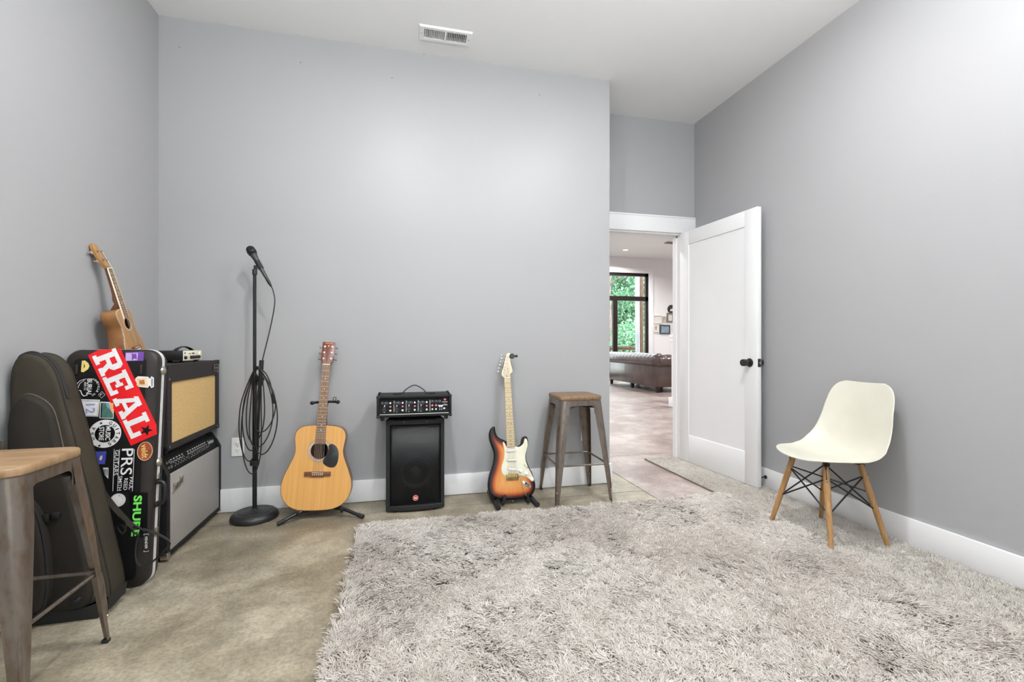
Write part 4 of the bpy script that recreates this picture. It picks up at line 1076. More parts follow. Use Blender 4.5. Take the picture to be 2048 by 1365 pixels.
# red banner
o = sheet([cuv(*p) for p in ((176, 711), (198, 700), (241, 698), (313, 850), (314, 869), (262, 892))], v_red, hc, .0006, label='long red banner sticker with big white slab capitals')
a, d, n, L = frame_at((176, 711), (262, 892))
hgt = (Vector(cuv(313, 855))-a).dot(n)*1.0
wid_ = abs(Vector(cuv(313, 862))[0]-0)
ht = min((Vector(cuv(241, 698))-a).dot(n), hgt)
G = {'R': [[(0, 0), (.44, 0), (.44, .17), (0, .17)], [(0, .83), (.4, .83), (.4, 1), (0, 1)], [(.10, .17), (.34, .17), (.34, .83), (.10, .83)], [(.34, .83), (.80, .83), (.66, 1), (.34, 1)], [(.66, .56), (.92, .56), (.92, .86), (.80, 1), (.66, 1)], [(.34, .43), (.80, .43), (.92, .56), (.92, .60), (.34, .60)], [(.50, .45), (.74, .45), (.90, .17), (.66, .17)], [(.62, 0), (1, 0), (1, .17), (.62, .17)]],
     'E': [[(0, 0), (.9, 0), (.9, .17), (0, .17)], [(0, .83), (.9, .83), (.9, 1), (0, 1)], [(.10, .17), (.34, .17), (.34, .83), (.10, .83)], [(.34, .42), (.62, .42), (.62, .58), (.34, .58)], [(.50, .34), (.64, .34), (.64, .66), (.50, .66)], [(.72, .17), (.9, .17), (.9, .34), (.72, .34)], [(.72, .66), (.9, .66), (.9, .83), (.72, .83)]],
     'A': [[(0, 0), (.36, 0), (.36, .17), (0, .17)], [(.62, 0), (1, 0), (1, .17), (.62, .17)], [(.06, .17), (.27, .17), (.50, .83), (.30, .83)], [(.73, .17), (.96, .17), (.70, .83), (.48, .83)], [(.22, .83), (.74, .83), (.70, 1), (.30, 1)], [(.24, .28), (.76, .28), (.76, .43), (.24, .43)]],
     'L': [[(0, 0), (.9, 0), (.9, .17), (0, .17)], [(0, .83), (.46, .83), (.46, 1), (0, 1)], [(.11, .17), (.35, .17), (.35, .83), (.11, .83)], [(.70, .17), (.9, .17), (.9, .46), (.70, .46)]]}
mb = MB(); x = .012; capw = (L-.038)/4; y0 = ht*.10; ch = ht*.80
for c_ in 'REAL':
    for iq, q in enumerate(G[c_]):
        vs = [Vector((x+p[0]*capw*.98, y0+p[1]*ch, 0)) for p in q]; put(mb, vs, [tuple(range(len(vs)))], a, d, n, .0012+.00004*iq)
    x += capw+.004
mb.build('lettering', v_white, o, 0)
mb = MB(); star(mb, 293, 861, .026, .0016, -20); mb.build('star', v_black, o, 0)
# purple portrait card
o = sheet([cuv(*p) for p in ((251, 705), (288, 704), (287, 722), (250, 723))], v_purple, hc, label='small purple and lilac sticker')
sheet([cuv(*p) for p in ((252, 706.5), (276, 706), (275, 721), (251.5, 722))], v_lilac, o, .001, 'print')
sheet([cuv(*p) for p in ((264, 706.5), (269, 709), (273, 707), (274, 720), (270, 717), (264, 721))], v_purple, o, .0014, 'print')
# yellow shield
o = sheet([cuv(*p) for p in ((164, 722), (170, 721.5), (177, 727), (179, 733), (176, 739), (167, 745), (162, 744))], v_yellow, hc, label='pale yellow shield sticker')
sheet([cuv(*p) for p in ((168, 728), (170, 731), (170, 735), (167, 736), (168.5, 733))], v_black, o, .001, 'print')
# perfume bottle
sheet_w = sheet([cuv(*p) for p in ((271, 757), (276, 753), (296, 754), (300, 758), (303, 753), (308, 756), (308, 774), (303, 777), (299, 771), (296, 776), (274, 774), (270, 767))], v_white, hc, label='white sticker of a square amber perfume bottle')
sheet([cuv(*p) for p in ((273, 758), (294, 756), (296, 773), (274, 772))], v_peach, sheet_w, .001, 'print')
sheet([cuv(*p) for p in ((279, 761), (289, 760), (290, 769), (279, 769))], v_gold, sheet_w, .0014, 'print')
sheet([cuv(*p) for p in ((303, 757), (306, 758), (306, 772), (303, 774), (302, 766))], v_grey, sheet_w, .001, 'print')
# black round brewery sticker
cu_, cw_ = cuv(176, 775); o = sheet(circ(.052, 40, cu_, cw_), v_black, hc, .0004, label='round black sticker with white lettering and a bent blade')
mb = MB(); words_(mb, 'BURIAL', 179, 775, .074, .019, -90, bold=.018); words_(mb, 'BEER CO', 170.5, 773, .034, .0075, -90); ring_words(mb, 'ASHEVILLE NC', (cu_, cw_), .040, 62, -62, .008)
c = Vector((cu_, cw_))
mb.tube([Vector((c.x+x_, YS-.001, c.y+z_)) for x_, z_ in catmull([(-.008, .036), (-.030, .028), (-.042, .010), (-.044, -.010), (-.036, -.014), (-.026, -.014), (-.021, -.028), (-.012, -.038), (-.006, -.034)], 6, False)], .0013, 6)
mb.tube([Vector((c.x+x_, YS-.001, c.y+z_)) for x_, z_ in catmull([(-.014, .030), (-.030, .016), (-.036, -.004)], 6, False)], .001, 6)
mb.build('lettering', v_white, o, 0)
# little diamond
o = sheet([cuv(*p) for p in ((204, 783), (211, 790), (203, 797.5), (196, 790))], v_grey, hc, label='tiny diamond sticker')
sheet([cuv(*p) for p in ((204, 784.5), (209.5, 790), (203, 796), (197.5, 790))], v_black, o, .001, 'print')
mb = MB(); words_(mb, 'L', 203, 790, .007, .009, -80); mb.build('lettering', v_white, o, 0)
# twelve
o = sheet([cuv(*p) for p in ((160, 799), (200, 800), (196.5, 834), (168, 833))], v_white, hc, .0004, label='square white sticker with a lavender number twelve')
for q in (((163, 801.2), (197.5, 802), (197.3, 803), (163, 802.2)), ((168, 831), (194.5, 832), (194.5, 833), (168, 832)), ((197.5, 802), (198.3, 802), (195.3, 832), (194.4, 832))): sheet([cuv(*p) for p in q], v_grey, o, .001, 'print')
mb = MB(); vs, fs = text('12', .1, .012); words_(mb, '12', 181, 818, .042, .034, -88, bold=.012); mb.build('lettering', v_lav, o, 0)
# landscape card
o = sheet([cuv(*p) for p in ((201, 804), (228, 805), (227, 838), (199, 837))], v_white, hc, label='small landscape sticker of green hills under an orange sky')
sheet([cuv(*p) for p in ((202.5, 806), (227, 806.5), (226, 836.5), (201, 836))], v_olive, o, .001, 'print')
sheet([cuv(*p) for p in ((218, 806.3), (227, 806.5), (226.5, 829), (222, 822))], v_sun, o, .0013, 'print')
sheet([cuv(*p) for p in ((212, 806.3), (218, 806.4), (222, 822), (219.5, 819), (214, 814))], v_sky, o, .0013, 'print')
sheet([cuv(*p) for p in ((202.5, 806), (205, 806.1), (203.6, 836), (201, 836))], v_black, o, .0013, 'print')
# round music shop sticker
cu_, cw_ = cuv(210, 868); o = sheet(circ(.0605, 48, cu_, cw_, .0605), v_white, hc, .0006, label='round black and white sticker with ring lettering')
q = sheet(circ(.0375, 40, cu_, cw_), v_black, o, .001, 'print')
mb = MB(); ring_words(mb, 'GUITARS', (cu_, cw_), .0485, 66, -66, .015, bold=.02); ring_words(mb, 'USA', (cu_, cw_), .0485, 205, 150, .015, bold=.02)
star(mb, 202.5, 847, .0075); star(mb, 199, 892, .0075); mb.build('lettering', v_black, o, 0)
mb = MB(); words_(mb, 'MUSIC', 216.5, 867, .060, .019, -90, .0016, .02); words_(mb, 'STORE', 203.5, 868, .058, .019, -90, .0016, .02); mb.build('lettering', v_white, q, 0)
# blue card, white scrap
o = sheet([cuv(*p) for p in ((188, 904), (213, 903), (210, 929), (196, 929))], v_blue, hc, label='blue rectangular sticker half hidden by the soft bag')
sheet([cuv(*p) for p in ((201, 913), (205, 911), (205, 917), (202, 922), (199, 919))], v_peach, o, .001, 'print')
o = sheet([cuv(*p) for p in ((206, 936), (217, 936), (216.5, 958), (209, 950))], v_white, hc, label='small black and white sticker half hidden by the soft bag')
for k in range(3): sheet([cuv(*p) for p in ((208+3*k, 939), (209.5+3*k, 939), (210+2.6*k, 952), (209+2.6*k, 952))], v_black, o, .001, 'print')
# guitar maker sticker
o = sheet([cuv(*p) for p in ((227, 898), (273, 898), (269, 984), (224, 984))], v_black, hc, .0004, label='tall black sticker with white capital lettering')
mb = MB()
words_(mb, 'PRS', 254, 924, .113, .044, -91, bold=.008); words_(mb, 'GUITARS', 233, 926, .108, .016, -91, bold=.004)
words_(mb, 'PAUL', 262.5, 967, .052, .014, -91, bold=.005); words_(mb, 'REED', 251.5, 969, .050, .014, -91, bold=.005); words_(mb, 'SMITH', 240.5, 967, .062, .013, -91, bold=.005)
for q in (((228.2, 899), (229.3, 899), (226.5, 983), (225.4, 983)), ((239, 899), (240, 899), (235.5, 983), (234.6, 983)), ((268.5, 899), (269.6, 899), (265.5, 983), (264.5, 983))):
    p4 = [cuv(*p) for p in q]; mb.add([(p[0], YS-.0011, p[1]) for p in p4], [(0, 1, 2, 3)])
mb.build('lettering', v_white, o, 0)
# oval
cu_, cw_ = cuv(290, 903); o = sheet(circ(.0295, 40, cu_, cw_, .041), v_orange, hc, label='oval red and green sticker with pale yellow lettering')
MB().ringplate(circ(.0295, 40, cu_, cw_, .041), circ(.0275, 40, cu_, cw_, .039), YS-.001, YS-.0005).build('print', v_peach, o, 0)
mb = MB(); words_(mb, 'veldt', 289.5, 903, .060, .024, -84, bold=.012); mb.build('lettering', v_yellow, o, 0)
# green word
o = sheet([cuv(*p) for p in ((258, 985), (296, 986), (294, 1076), (262, 1070))], v_black, hc, .0004, label='black sticker with bright green lettering')
mb = MB(); words_(mb, 'SHURE', 273.5, 1032, .172, .032, -91, bold=.035); mb.build('lettering', v_green, o, 0)
# small round
cu_, cw_ = cuv(236, 1001); o = sheet(circ(.0285, 36, cu_, cw_), v_white, hc, label='small round white sticker behind the bag strap')
MB().ringplate(circ(.0268, 36, cu_, cw_), circ(.0258, 36, cu_, cw_), YS-.001, YS-.0005).build('print', v_grey, o, 0)
mb = MB(); ring_words(mb, 'MUSIC', (cu_, cw_), .019, 80, -60, .006); mb.build('lettering', v_grey, o, 0)

# ================================================================ SOFT GUITAR BAG
m_nylon = M('dark_olive_nylon', rgb(55, 50, 41), .7, bump=.35, bscale=900, c2=rgb(63, 58, 48), scale=6, spec=.2)
m_nylon2 = M('dark_brown_nylon', rgb(40, 36, 32), .7, bump=.35, bscale=900, c2=rgb(47, 43, 38), scale=6, spec=.2)
m_pipe = M('bag_piping', rgb(84, 78, 68), .6, scale=40)
m_zip = M('black_zip_tape', rgb(22, 21, 21), .55, bump=.8, bscale=900)
bg = thing('guitar_bag', 'dark olive soft guitar bag standing against the left wall behind the near stool', 'guitar bag', (-1.262, 2.088, 0))
GX = 1.27
go_ = ccw([(p[0]+GX, p[1]) for p in catmull([(-1.383, 1.020), (-1.335, 1.006), (-1.300, .965), (-1.281, .91), (-1.258, .81), (-1.2246, .664), (-1.182, .47), (-1.1475, .285), (-1.122, .16), (-1.113, .085), (-1.120, .035), (-1.150, .006), (-1.22, .002), (-1.36, .002), (-1.412, .012), (-1.428, .05), (-1.430, .14), (-1.430, .5), (-1.430, .80), (-1.430, .91), (-1.424, .965), (-1.408, 1.003)], 6)])
BD = .108
B = MB(); rings = []
for y, i in ((-.0015, .018), (.001, .010), (.006, .003), (.012, 0), (BD-.014, 0), (BD-.004, .005), (BD, .014)):
    rings.append([Vector((p[0], y, p[1])) for p in offset_outline(go_, i)])
B.loft(rings); B.build('shell', m_nylon, bg, 60)
def loop3(o, y): return [Vector((p[0], y, p[1])) for p in o]
MB().tube(loop3(offset_outline(go_, .0015), .011), .0035, 8, True).build('piping', m_nylon2, bg)
MB().tube(loop3(offset_outline(go_, .0015), BD-.010), .0035, 8, True).build('piping', m_nylon2, bg)
# zip gusset over the crown
zi = [p for p in go_]
ztop = [p for p in catmull([(-.150, .985), (-.132, 1.004), (-.112, 1.0195), (-.066, 1.008), (-.031, .969), (-.0115, .914), (.006, .845)], 6, False)]
zr = []
for i, p in enumerate(ztop):
    t_ = (Vector(ztop[min(i+1, len(ztop)-1)])-Vector(ztop[max(i-1, 0)])).normalized(); nn_ = Vector((-t_.y, t_.x))
    q = Vector(p)+nn_*.0012
    zr.append([Vector((q.x, .022, q.y)), Vector((q.x+nn_.x*.0012, .024, q.y+nn_.y*.0012)), Vector((q.x+nn_.x*.0012, .041, q.y+nn_.y*.0012)), Vector((q.x, .043, q.y)), Vector((q.x-nn_.x*.003, .043, q.y-nn_.y*.003)), Vector((q.x-nn_.x*.003, .022, q.y-nn_.y*.003))])
MB().loft(zr).build('zip', m_zip, bg)
hm = MB().tube(catmull([(-.150, .03, .992), (-.140, .03, 1.010), (-.115, .03, 1.0215), (-.092, .03, 1.0185), (-.078, .03, 1.008)], 5, False), .007, 10).build('zip_pull', m_black, bg)
# big front pocket, lower rounded pocket
pk = ccw([(p[0]+GX, p[1]) for p in catmull([(-1.372, .868), (-1.325, .850), (-1.292, .812), (-1.275, .752), (-1.262, .68), (-1.225, .50), (-1.185, .30), (-1.165, .18), (-1.160, .10), (-1.175, .06), (-1.22, .045), (-1.38, .045), (-1.418, .06), (-1.424, .12), (-1.424, .5), (-1.424, .72), (-1.421, .775), (-1.410, .830)], 6)])
P_ = MB(); P_.loft([[Vector((p[0], y, p[1])) for p in offset_outline(pk, i)] for y, i in ((-.030, .016), (-.027, .010), (-.020, .004), (-.012, .001), (-.003, 0))]); P_.build('front_pocket', m_nylon2, bg, 60)
MB().tube(loop3(pk, -.0045), .0022, 8, True).build('pocket_piping', m_pipe, bg)
pk2 = ccw([(p[0]+GX, p[1]) for p in catmull([(-1.385, .505), (-1.345, .490), (-1.310, .440), (-1.290, .360), (-1.278, .26), (-1.276, .15), (-1.290, .085), (-1.32, .065), (-1.39, .065), (-1.415, .085), (-1.420, .15), (-1.420, .40), (-1.412, .475)], 6)])
P_ = MB(); P_.loft([[Vector((p[0], y, p[1])) for p in offset_outline(pk2, i)] for y, i in ((-.072, .014), (-.068, .008), (-.060, .003), (-.052, 0), (-.026, 0))]); lp_ = P_.build('lower_pocket', m_nylon2, bg, 60)
MB().tube(loop3(offset_outline(pk2, .001), -.0575), .005, 8, True).build('pocket_zip', m_zip, lp_)
bk = MB().box(-.05, -.012, -.044, -.026, .395, .425, .006).box(-.008, .020, -.042, -.026, .405, .428, .005); bk.build('strap_buckle', m_black, bg)
MB().tube(catmull([(-.045, -.032, .41), (-.10, -.044, .44), (-.14, -.060, .47)], 5, False), .012, 10, flat=(.25, 1)).build('compression_strap', m_black, bg)
MB().tube(catmull([(-.16, -.031, .70), (-.158, -.040, .66), (-.152, -.040, .45), (-.15, -.050, .40)], 5, False), .010, 10, flat=(1, .4)).build('pull_strap', m_nylon, bg)
# rubber foot
ft = [p for p in go_ if p[1] < .062]
bo_ = ccw([(p[0]+GX, p[1]) for p in [(-1.433, .078), (-1.433, .03), (-1.414, .0), (-1.36, -.0005), (-1.22, -.0005), (-1.148, .0), (-1.114, .032), (-1.1085, .082), (-1.1135, .074), (-1.22, .045), (-1.40, .048)]])
MB().plate(bo_, -.010, BD+.004, .004).build('base_guard', m_rubber, bg)
bk = MB().tube(catmull([(.03, -.012, .10), (.05, -.03, .09), (.07, -.034, .085), (.085, -.022, .10)], 5, False), .008, 8, flat=(1, .4)); bk.build('side_release_buckle', m_black, bg)
# shoulder strap at the back, hanging over the hard case
stp = MB().tube([Vector((x_, y_, z_)) for x_, y_, z_ in catmull([(.030, BD+.004, .56), (.056, BD+.018, .47), (.094, BD+.034, .385), (.140, BD+.040, .315), (.176, BD+.034, .278)], 6, False)], .017, 10, flat=(.14, 1)); so = stp.build('shoulder_strap', m_nylon2, bg)
rg = lambda c, a, w, h, r: MB().tube([Matrix.Translation(c) @ Euler((0, R(a), 0)).to_matrix().to_4x4() @ Vector((p[0], 0, p[1])) for p in rrect(w, h, min(w, h)*.35, 4)], r, 8, True)
rg((.186, BD+.030, .272), 40, .046, .026, .0036).build('strap_slider', m_black, so)
rg((.132, BD+.020, .290), -30, .020, .034, .0032).build('strap_ring', m_black, so)
MB().tube([Vector(p) for p in catmull([(.130, BD+.012, .345), (.146, BD+.018, .322), (.152, BD+.012, .30), (.140, BD+.01, .27)], 5, False)], .009, 8, flat=(.25, 1)).build('strap_tab', m_nylon2, so)
wl = MB().tube([Vector(p) for p in catmull([(.205, BD+.024, .280), (.235, BD+.034, .262), (.270, BD+.052, .228), (.283, BD+.075, .195), (.270, BD+.060, .168), (.235, BD+.036, .135), (.205, BD+.020, .130), (.185, BD+.018, .155), (.185, BD+.018, .22), (.196, BD+.022, .275)], 7, False)], .015, 10, flat=(.12, 1)); wl.build('webbing_loop', m_black, so)
tg = MB().plate(rrect(.022, .078, .004, 4, .222, .225), BD+.016, BD+.020, .001).xf(Matrix.Identity(4)); tgo = tg.build('strap_label', m_zip, so)
vs, fs = text('FENDER', .1, .01); vs = fit(vs, .050, .009); mm = Matrix.Translation((.222, BD+.0154, .225)) @ FRONT @ Euler((0, 0, R(-90))).to_matrix().to_4x4()
mb = MB().add([mm @ v for v in vs], fs)
for s in (-1, 1):
    for k in (-1, 1):
        mb.box(.222+k*.008-.0005, .222+k*.008+.0005, BD+.0150, BD+.0156, .225+s*.034-.003, .225+s*.034+.003)
    mb.box(.222-.008, .222+.008, BD+.0150, BD+.0156, .225+s*.0365-.0005, .225+s*.0365+.0005)
lab(mb.build('lettering', v_white, tgo, 0), 'small white lettering on the strap label')

# ================================================================ AMPLIFIER STACK
def silvercloth():
    m, nt, b = newmat('silver_grille_cloth')
    mp = coords(nt, False, (1, 1, 1), (0, R(-32), 0))
    w1 = nd(nt, 'ShaderNodeTexWave', wave_type='BANDS', bands_direction='X', i_Scale=70.); w2 = nd(nt, 'ShaderNodeTexWave', wave_type='BANDS', bands_direction='Z', i_Scale=40.)
    nt.links.new(mp.outputs[0], w1.inputs[0]); nt.links.new(mp.outputs[0], w2.inputs[0])
    x = nd(nt, 'ShaderNodeMath', operation='MULTIPLY'); nt.links.new(w1.outputs['Fac'], x.inputs[0]); nt.links.new(w2.outputs['Fac'], x.inputs[1])
    r = ramp(nt, [(.02, rgb(112, 108, 104)), (.25, rgb(186, 182, 178)), (.8, rgb(214, 211, 208))]); nt.links.new(x.outputs[0], r.inputs[0]); nt.links.new(r.outputs[0], b.inputs['Base Color'])
    b.inputs['Roughness'].default_value = .55; b.inputs['Metallic'].default_value = .15
    return m
m_silver = silvercloth()
m_tan = M('tan_grille_cloth', rgb(208, 172, 114), .8, 0, rgb(222, 190, 134), 120, bump=.5, bscale=900, spec=.2)
fa_ = thing('guitar_amplifier', 'black guitar combo amplifier with silver grille cloth standing on the floor', 'amplifier', (-1.100, 2.865, 0), (0, 0, R(90)))
AW = .335
def sidep(i=0): return [(.0+i, .022), (.0+i, .420), (.020+i*.6, .462-i*.2), (.052, .505-i), (.060, .510-i), (.262-i, .510-i), (.268-i, .504-i), (.268-i, .022)]
C_ = MB()
for s in (-1, 1):
    C_.loft([[Vector((s*x_, y_, z_)) for y_, z_ in sidep(i)] for x_, i in ((AW, .004), (AW-.004, 0), (AW-.024, 0))])
C_.box(-AW+.02, AW-.02, .054, .266, .492, .510, .003).box(-AW+.02, AW-.02, .002, .262, .022, .044, .003).box(-AW+.02, AW-.02, .014, .026, .04, .418).box(-AW+.02, AW-.02, .045, .052, .41, .50).box(-AW+.02, AW-.02, .255, .265, .04, .50)
C_.build('cabinet', m_tolex, fa_, 40)
MB().box(-AW+.024, AW-.024, .004, .0135, .044, .416, .003).build('grille_cloth', m_silver, fa_)
tp_ = math.atan2(.032, .085)
pm = Matrix.Translation((0, .024, .456)) @ Euler((-tp_, 0, 0)).to_matrix().to_4x4()
pn_ = MB().box(-AW+.026, AW-.026, 0, .004, -.036, .036).xf(pm).build('control_panel', m_panel, fa_)
k = 0
for x in [-.235+.030*i for i in range(5)]+[-.050, -.02]+[.010+.026*i for i in range(7)]:
    o = MB().lathe([(0, .014), (.0075, .013), (.0085, .004), (.0125, .0015), (.0125, 0), (0, 0)], 16, Matrix.Translation(pm @ Vector((x, 0, -.008))) @ Euler((R(90)-tp_, 0, 0)).to_matrix().to_4x4()).build('control_knob', m_black, pn_)
    MB().cyl(pm @ Vector((x, -.0135, -.008)), pm @ Vector((x, -.0150, -.008)), .0052, n=12).build('knob_cap', m_nickel, o)
    mk = MB()
    for a_ in range(-130, 131, 37): mk.box(-.0014, .0014, -.0006, 0, .0135, .0182, mat=Matrix.Translation((x, 0, -.008)) @ Euler((0, R(a_), 0)).to_matrix().to_4x4())
    mk.box(x-.008, x+.008, -.0006, 0, .016, .020); mk.xf(pm).build('marking', m_letter, pn_, 0)
for x in (-.285, -.262):
    for z in (-.014, .012):
        MB().lathe([(.0035, 0), (.0075, 0), (.0075, .004), (.0035, .004)], 14, Matrix.Translation(pm @ Vector((x, 0, z))) @ Euler((R(90)-tp_, 0, 0)).to_matrix().to_4x4()).build('jack', m_nickel, pn_)
mb = MB(); vs, fs = text('Twin Reverb', .1, .005, .3); vs = fit(vs, .080, .022); mb.add([pm @ (Matrix.Translation((.245, -.0006, .008)) @ (FRONT @ v)) for v in vs], fs)
mb.box(-.09, -.06, -.0006, 0, -.026, -.016).box(.21, .29, -.0006, 0, -.022, -.019).box(-.305, -.25, -.0006, 0, -.030, -.026).xf(Matrix.Identity(4)); 
mb.build('lettering', m_letter, pn_, 0)
mb = MB(); vs, fs = text('Fender', .1, .004, .35, ext=.002); vs = fit(vs, .118, .044); mb.add([Matrix.Translation((-.222, .0015, .352)) @ Euler((0, R(-16), 0)).to_matrix().to_4x4() @ (FRONT @ Vector((v.x, v.y, v.z))) for v in vs], fs)
mb.tube([Vector((-.285, .0015, .318)), Vector((-.240, .0015, .326)), Vector((-.190, .0015, .341))], .0022, 6); mb.build('script_badge', m_nickel, fa_, 0)
for sx in (-1, 1):
    for (z, y) in ((.024, .006), (.508, .262), (.024, .262)):
        MB().box(sx*AW-.022 if sx > 0 else -AW-.003, AW+.003 if sx > 0 else -AW+.022, y-.012 if y > .1 else -.004, y+.010 if y > .1 else .034, max(.012, z-.018), z+.022, .006).build('metal_corner', m_nickel, fa_)
    for y in (.04, .22): MB().cyl((sx*.27, y, 0), (sx*.27, y, .024), .016, .02, 14).build('foot', m_rubber, fa_)
MB().tube(catmull([(-.12, .16, .513), (-.09, .16, .518), (0, .16, .521), (.09, .16, .518), (.12, .16, .513)], 5, False), .012, 10, flat=(.3, 1)).build('carry_strap', m_rubber, fa_)

la = thing('guitar_amplifier', 'dark brown combo amplifier with tan grille cloth on top of the silver-grille one', 'amplifier', (-1.100, 2.845, .5245), (0, 0, R(90)))
LW, LH, LD = .318, .428, .255
C_ = MB(); zb_, zt_ = .012, LH
C_.holed(rrect(2*LW, zt_-zb_, .014, 5, 0, (zt_+zb_)/2), [rrect(.548, .300, .012, 5, 0, .192)], .0, .018)
oo = rrect(2*LW, zt_-zb_, .014, 5, 0, (zt_+zb_)/2)
C_.loft([[Vector((p[0], y, p[1])) for p in oo] for y in (.018, LD)], True, False, True)
lc = C_.build('cabinet', m_tolexb, la, 40)
bv = lc.modifiers.new('edges', 'BEVEL'); bv.width = .004; bv.segments = 2; bv.limit_method = 'ANGLE'; bv.angle_limit = R(60)
MB().box(-.285, .285, .007, .016, .03, .35).build('grille_cloth', m_tan, la)
b_ = MB().plate(rrect(.066, .040, .006, 5, .262, .385), -.004, .001, .001).build('badge', m_ink, la)
MB().ringplate(rrect(.066, .040, .006, 5, .262, .385), rrect(.061, .035, .005, 5, .262, .385), -.0052, -.0036).build('badge_rim', m_nickel, b_)
vs, fs = text('Laney', .1, .01); vs = fit(vs, .048, .021); MB().add([Matrix.Translation((.262, -.0050, .385)) @ (FRONT @ v) for v in vs], fs).build('lettering', m_nickel, b_, 0)
for sx in (-1, 1):
    for z in (.028, .358): MB().ball((sx*.297, -.0005, z), .005, 10, (1, .5, 1)).build('screw', m_nickel, la)
    for z in (.018, LH-.006): MB().box(sx*LW-(.02 if sx > 0 else .003), sx*LW+(.003 if sx > 0 else .02), -.003, .022, z-.018 if z > .1 else .011, z+.009 if z > .1 else .040, .005).build('corner_protector', m_black, la)
    for y in (.04, .21): MB().cyl((sx*.25, y, -.013), (sx*.25, y, .014), .012, .014, 12).build('foot', m_rubber, la)

m_creamp = M('cream_front_panel', rgb(228, 224, 200), .4, scale=10)
mh = thing('amplifier_head', 'small black amplifier head with cream front panel on the topmost amplifier', 'amplifier', (-1.140, 2.906, .953), (0, 0, R(90)))
MB().box(-.112, .112, .004, .17, .011, .064, .002).build('case', m_blackmetal, mh)
pn_ = MB().box(-.112, .112, 0, .004, .011, .064, .0006).build('front_panel', m_creamp, mh)
for i, x in enumerate((-.100, -.030, -.006, .018, .042, .066)):
    MB().lathe([(0, .011), (.0075, .010), (.0095, 0), (0, 0)], 16, Matrix.Translation((x, 0, .027)) @ rot_f).build('control_knob' if i else 'switch', m_black, pn_)
MB().lathe([(0, .006), (.012, .005), (.013, 0), (0, 0)], 20, Matrix.Translation((.088, 0, .044)) @ rot_f).build('pilot_lamp', m_cream, pn_)
mk = MB(); mk.box(-.055, -.025, -.0005, 0, .046, .049).box(-.012, .015, -.0005, 0, .045, .052).box(-.104, -.092, -.0005, 0, .047, .056).box(-.100, -.095, -.0005, 0, .038, .042).box(-.078, -.070, -.0005, 0, .030, .033).box(-.078, -.070, -.0005, 0, .021, .024)
mk.build('marking', m_ink, pn_, 0)
MB().tube(catmull([(-.085, .05, .066), (-.055, .05, .077), (.0, .05, .085), (.055, .05, .080), (.108, .05, .066), (.128, .045, .040), (.140, .03, .012)], 6, False), .011, 10, flat=(.28, 1)).build('carry_strap', m_rubber, mh)
MB().box(.112, .122, .012, .022, .006, .016, .002).build('strap_hook', m_chrome, mh)
for sx in (-1, 1):
    for y in (.02, .15): MB().cyl((sx*.085, y, 0), (sx*.085, y, .012), .011, .013, 14).build('foot', m_rubber, mh)
# ================================================================ LIVING ROOM SEEN THROUGH THE DOOR
m_leather = M('worn_brown_leather', rgb(66, 50, 46), .28, 0, rgb(92, 74, 69), 4, bump=.25, bscale=140, spec=.7, coat=.3)
sf = thing('leather_sofa', 'brown tufted leather sofa seen from behind through the doorway', 'sofa', (5.20, 8.66, 0))
SLn, SDp = 2.30, .92          # along +y, towards +x
S = MB(); S.box(0, .16, .02, SLn-.02, .115, .60, .02, 3); S.build('back_panel', m_leather, sf, 50)
S = MB(); S.box(.05, SDp-.04, .03, SLn-.03, .115, .30, .02); S.build('seat_base', m_leather, sf, 50)
for yy in (0, SLn-.16):
    S = MB().box(.02, SDp-.05, yy, yy+.16, .115, .60, .025, 3); S.build('arm_panel', m_leather, sf, 50)
# rolled back and arms, with pleats running from the tufts
def roll(p0, p1, r, sq, name):
    d = Vector(p1)-Vector(p0); n = int(d.length/.02); rings = []
    side = d.normalized().cross(Vector((0, 0, 1)))
    for i in range(n+1):
        f = i/n; s = f*d.length; c = Vector(p0)+d*f
        pl = abs(math.sin(PI*s/.165))**.35
        e = min(1, min(f, 1-f)*n/2.5); rr = r*(.72+.28*math.sqrt(max(0, e*(2-e))))
        ring = []
        for k in range(24):
            a = 2*PI*k/24; top = max(0, math.sin(a+.25))
            q = rr*(1-.085*(1-pl)*top-.01*(1-pl))
            ring.append(c+side*(q*math.cos(a)*sq)+Vector((0, 0, q*math.sin(a))))
        rings.append(ring)
    return MB().loft(rings).build(name, m_leather, sf, 60)
roll((.075, -.03, .690), (.075, SLn+.03, .690), .145, 1.15, 'back_roll')
roll((.06, .075, .672), (SDp+.02, .075, .672), .138, 1.15, 'arm_roll')
roll((.06, SLn-.075, .672), (SDp+.02, SLn-.075, .672), .138, 1.15, 'arm_roll')
for k in range(3):
    y0 = .17+k*.655
    MB().box(.20, SDp+.0, y0+.005, y0+.645, .30, .46, .045, 4).build('seat_cushion', m_leather, sf, 60)
tb = MB()
for k in range(14):
    for r_ in range(2): tb.ball((.09+.10*r_, .12+.165*k+(.08 if r_ else 0), .82-.02*r_), .012, 8, (1, 1, .5))
tb.build('tuft_buttons', m_leather, sf)['kind'] = 'stuff'
m_darkwood = M('dark_wood_foot', rgb(34, 24, 20), .4, scale=20)
for x in (.06, SDp-.1):
    for y in (.05, SLn*.5, SLn-.05):
        MB().loft([[Vector((x+a*w, y+b_*w, z)) for a, b_ in ((-1, -1), (1, -1), (1, 1), (-1, 1))] for z, w in ((0, .026), (.12, .036))]).build('foot', m_darkwood, sf)

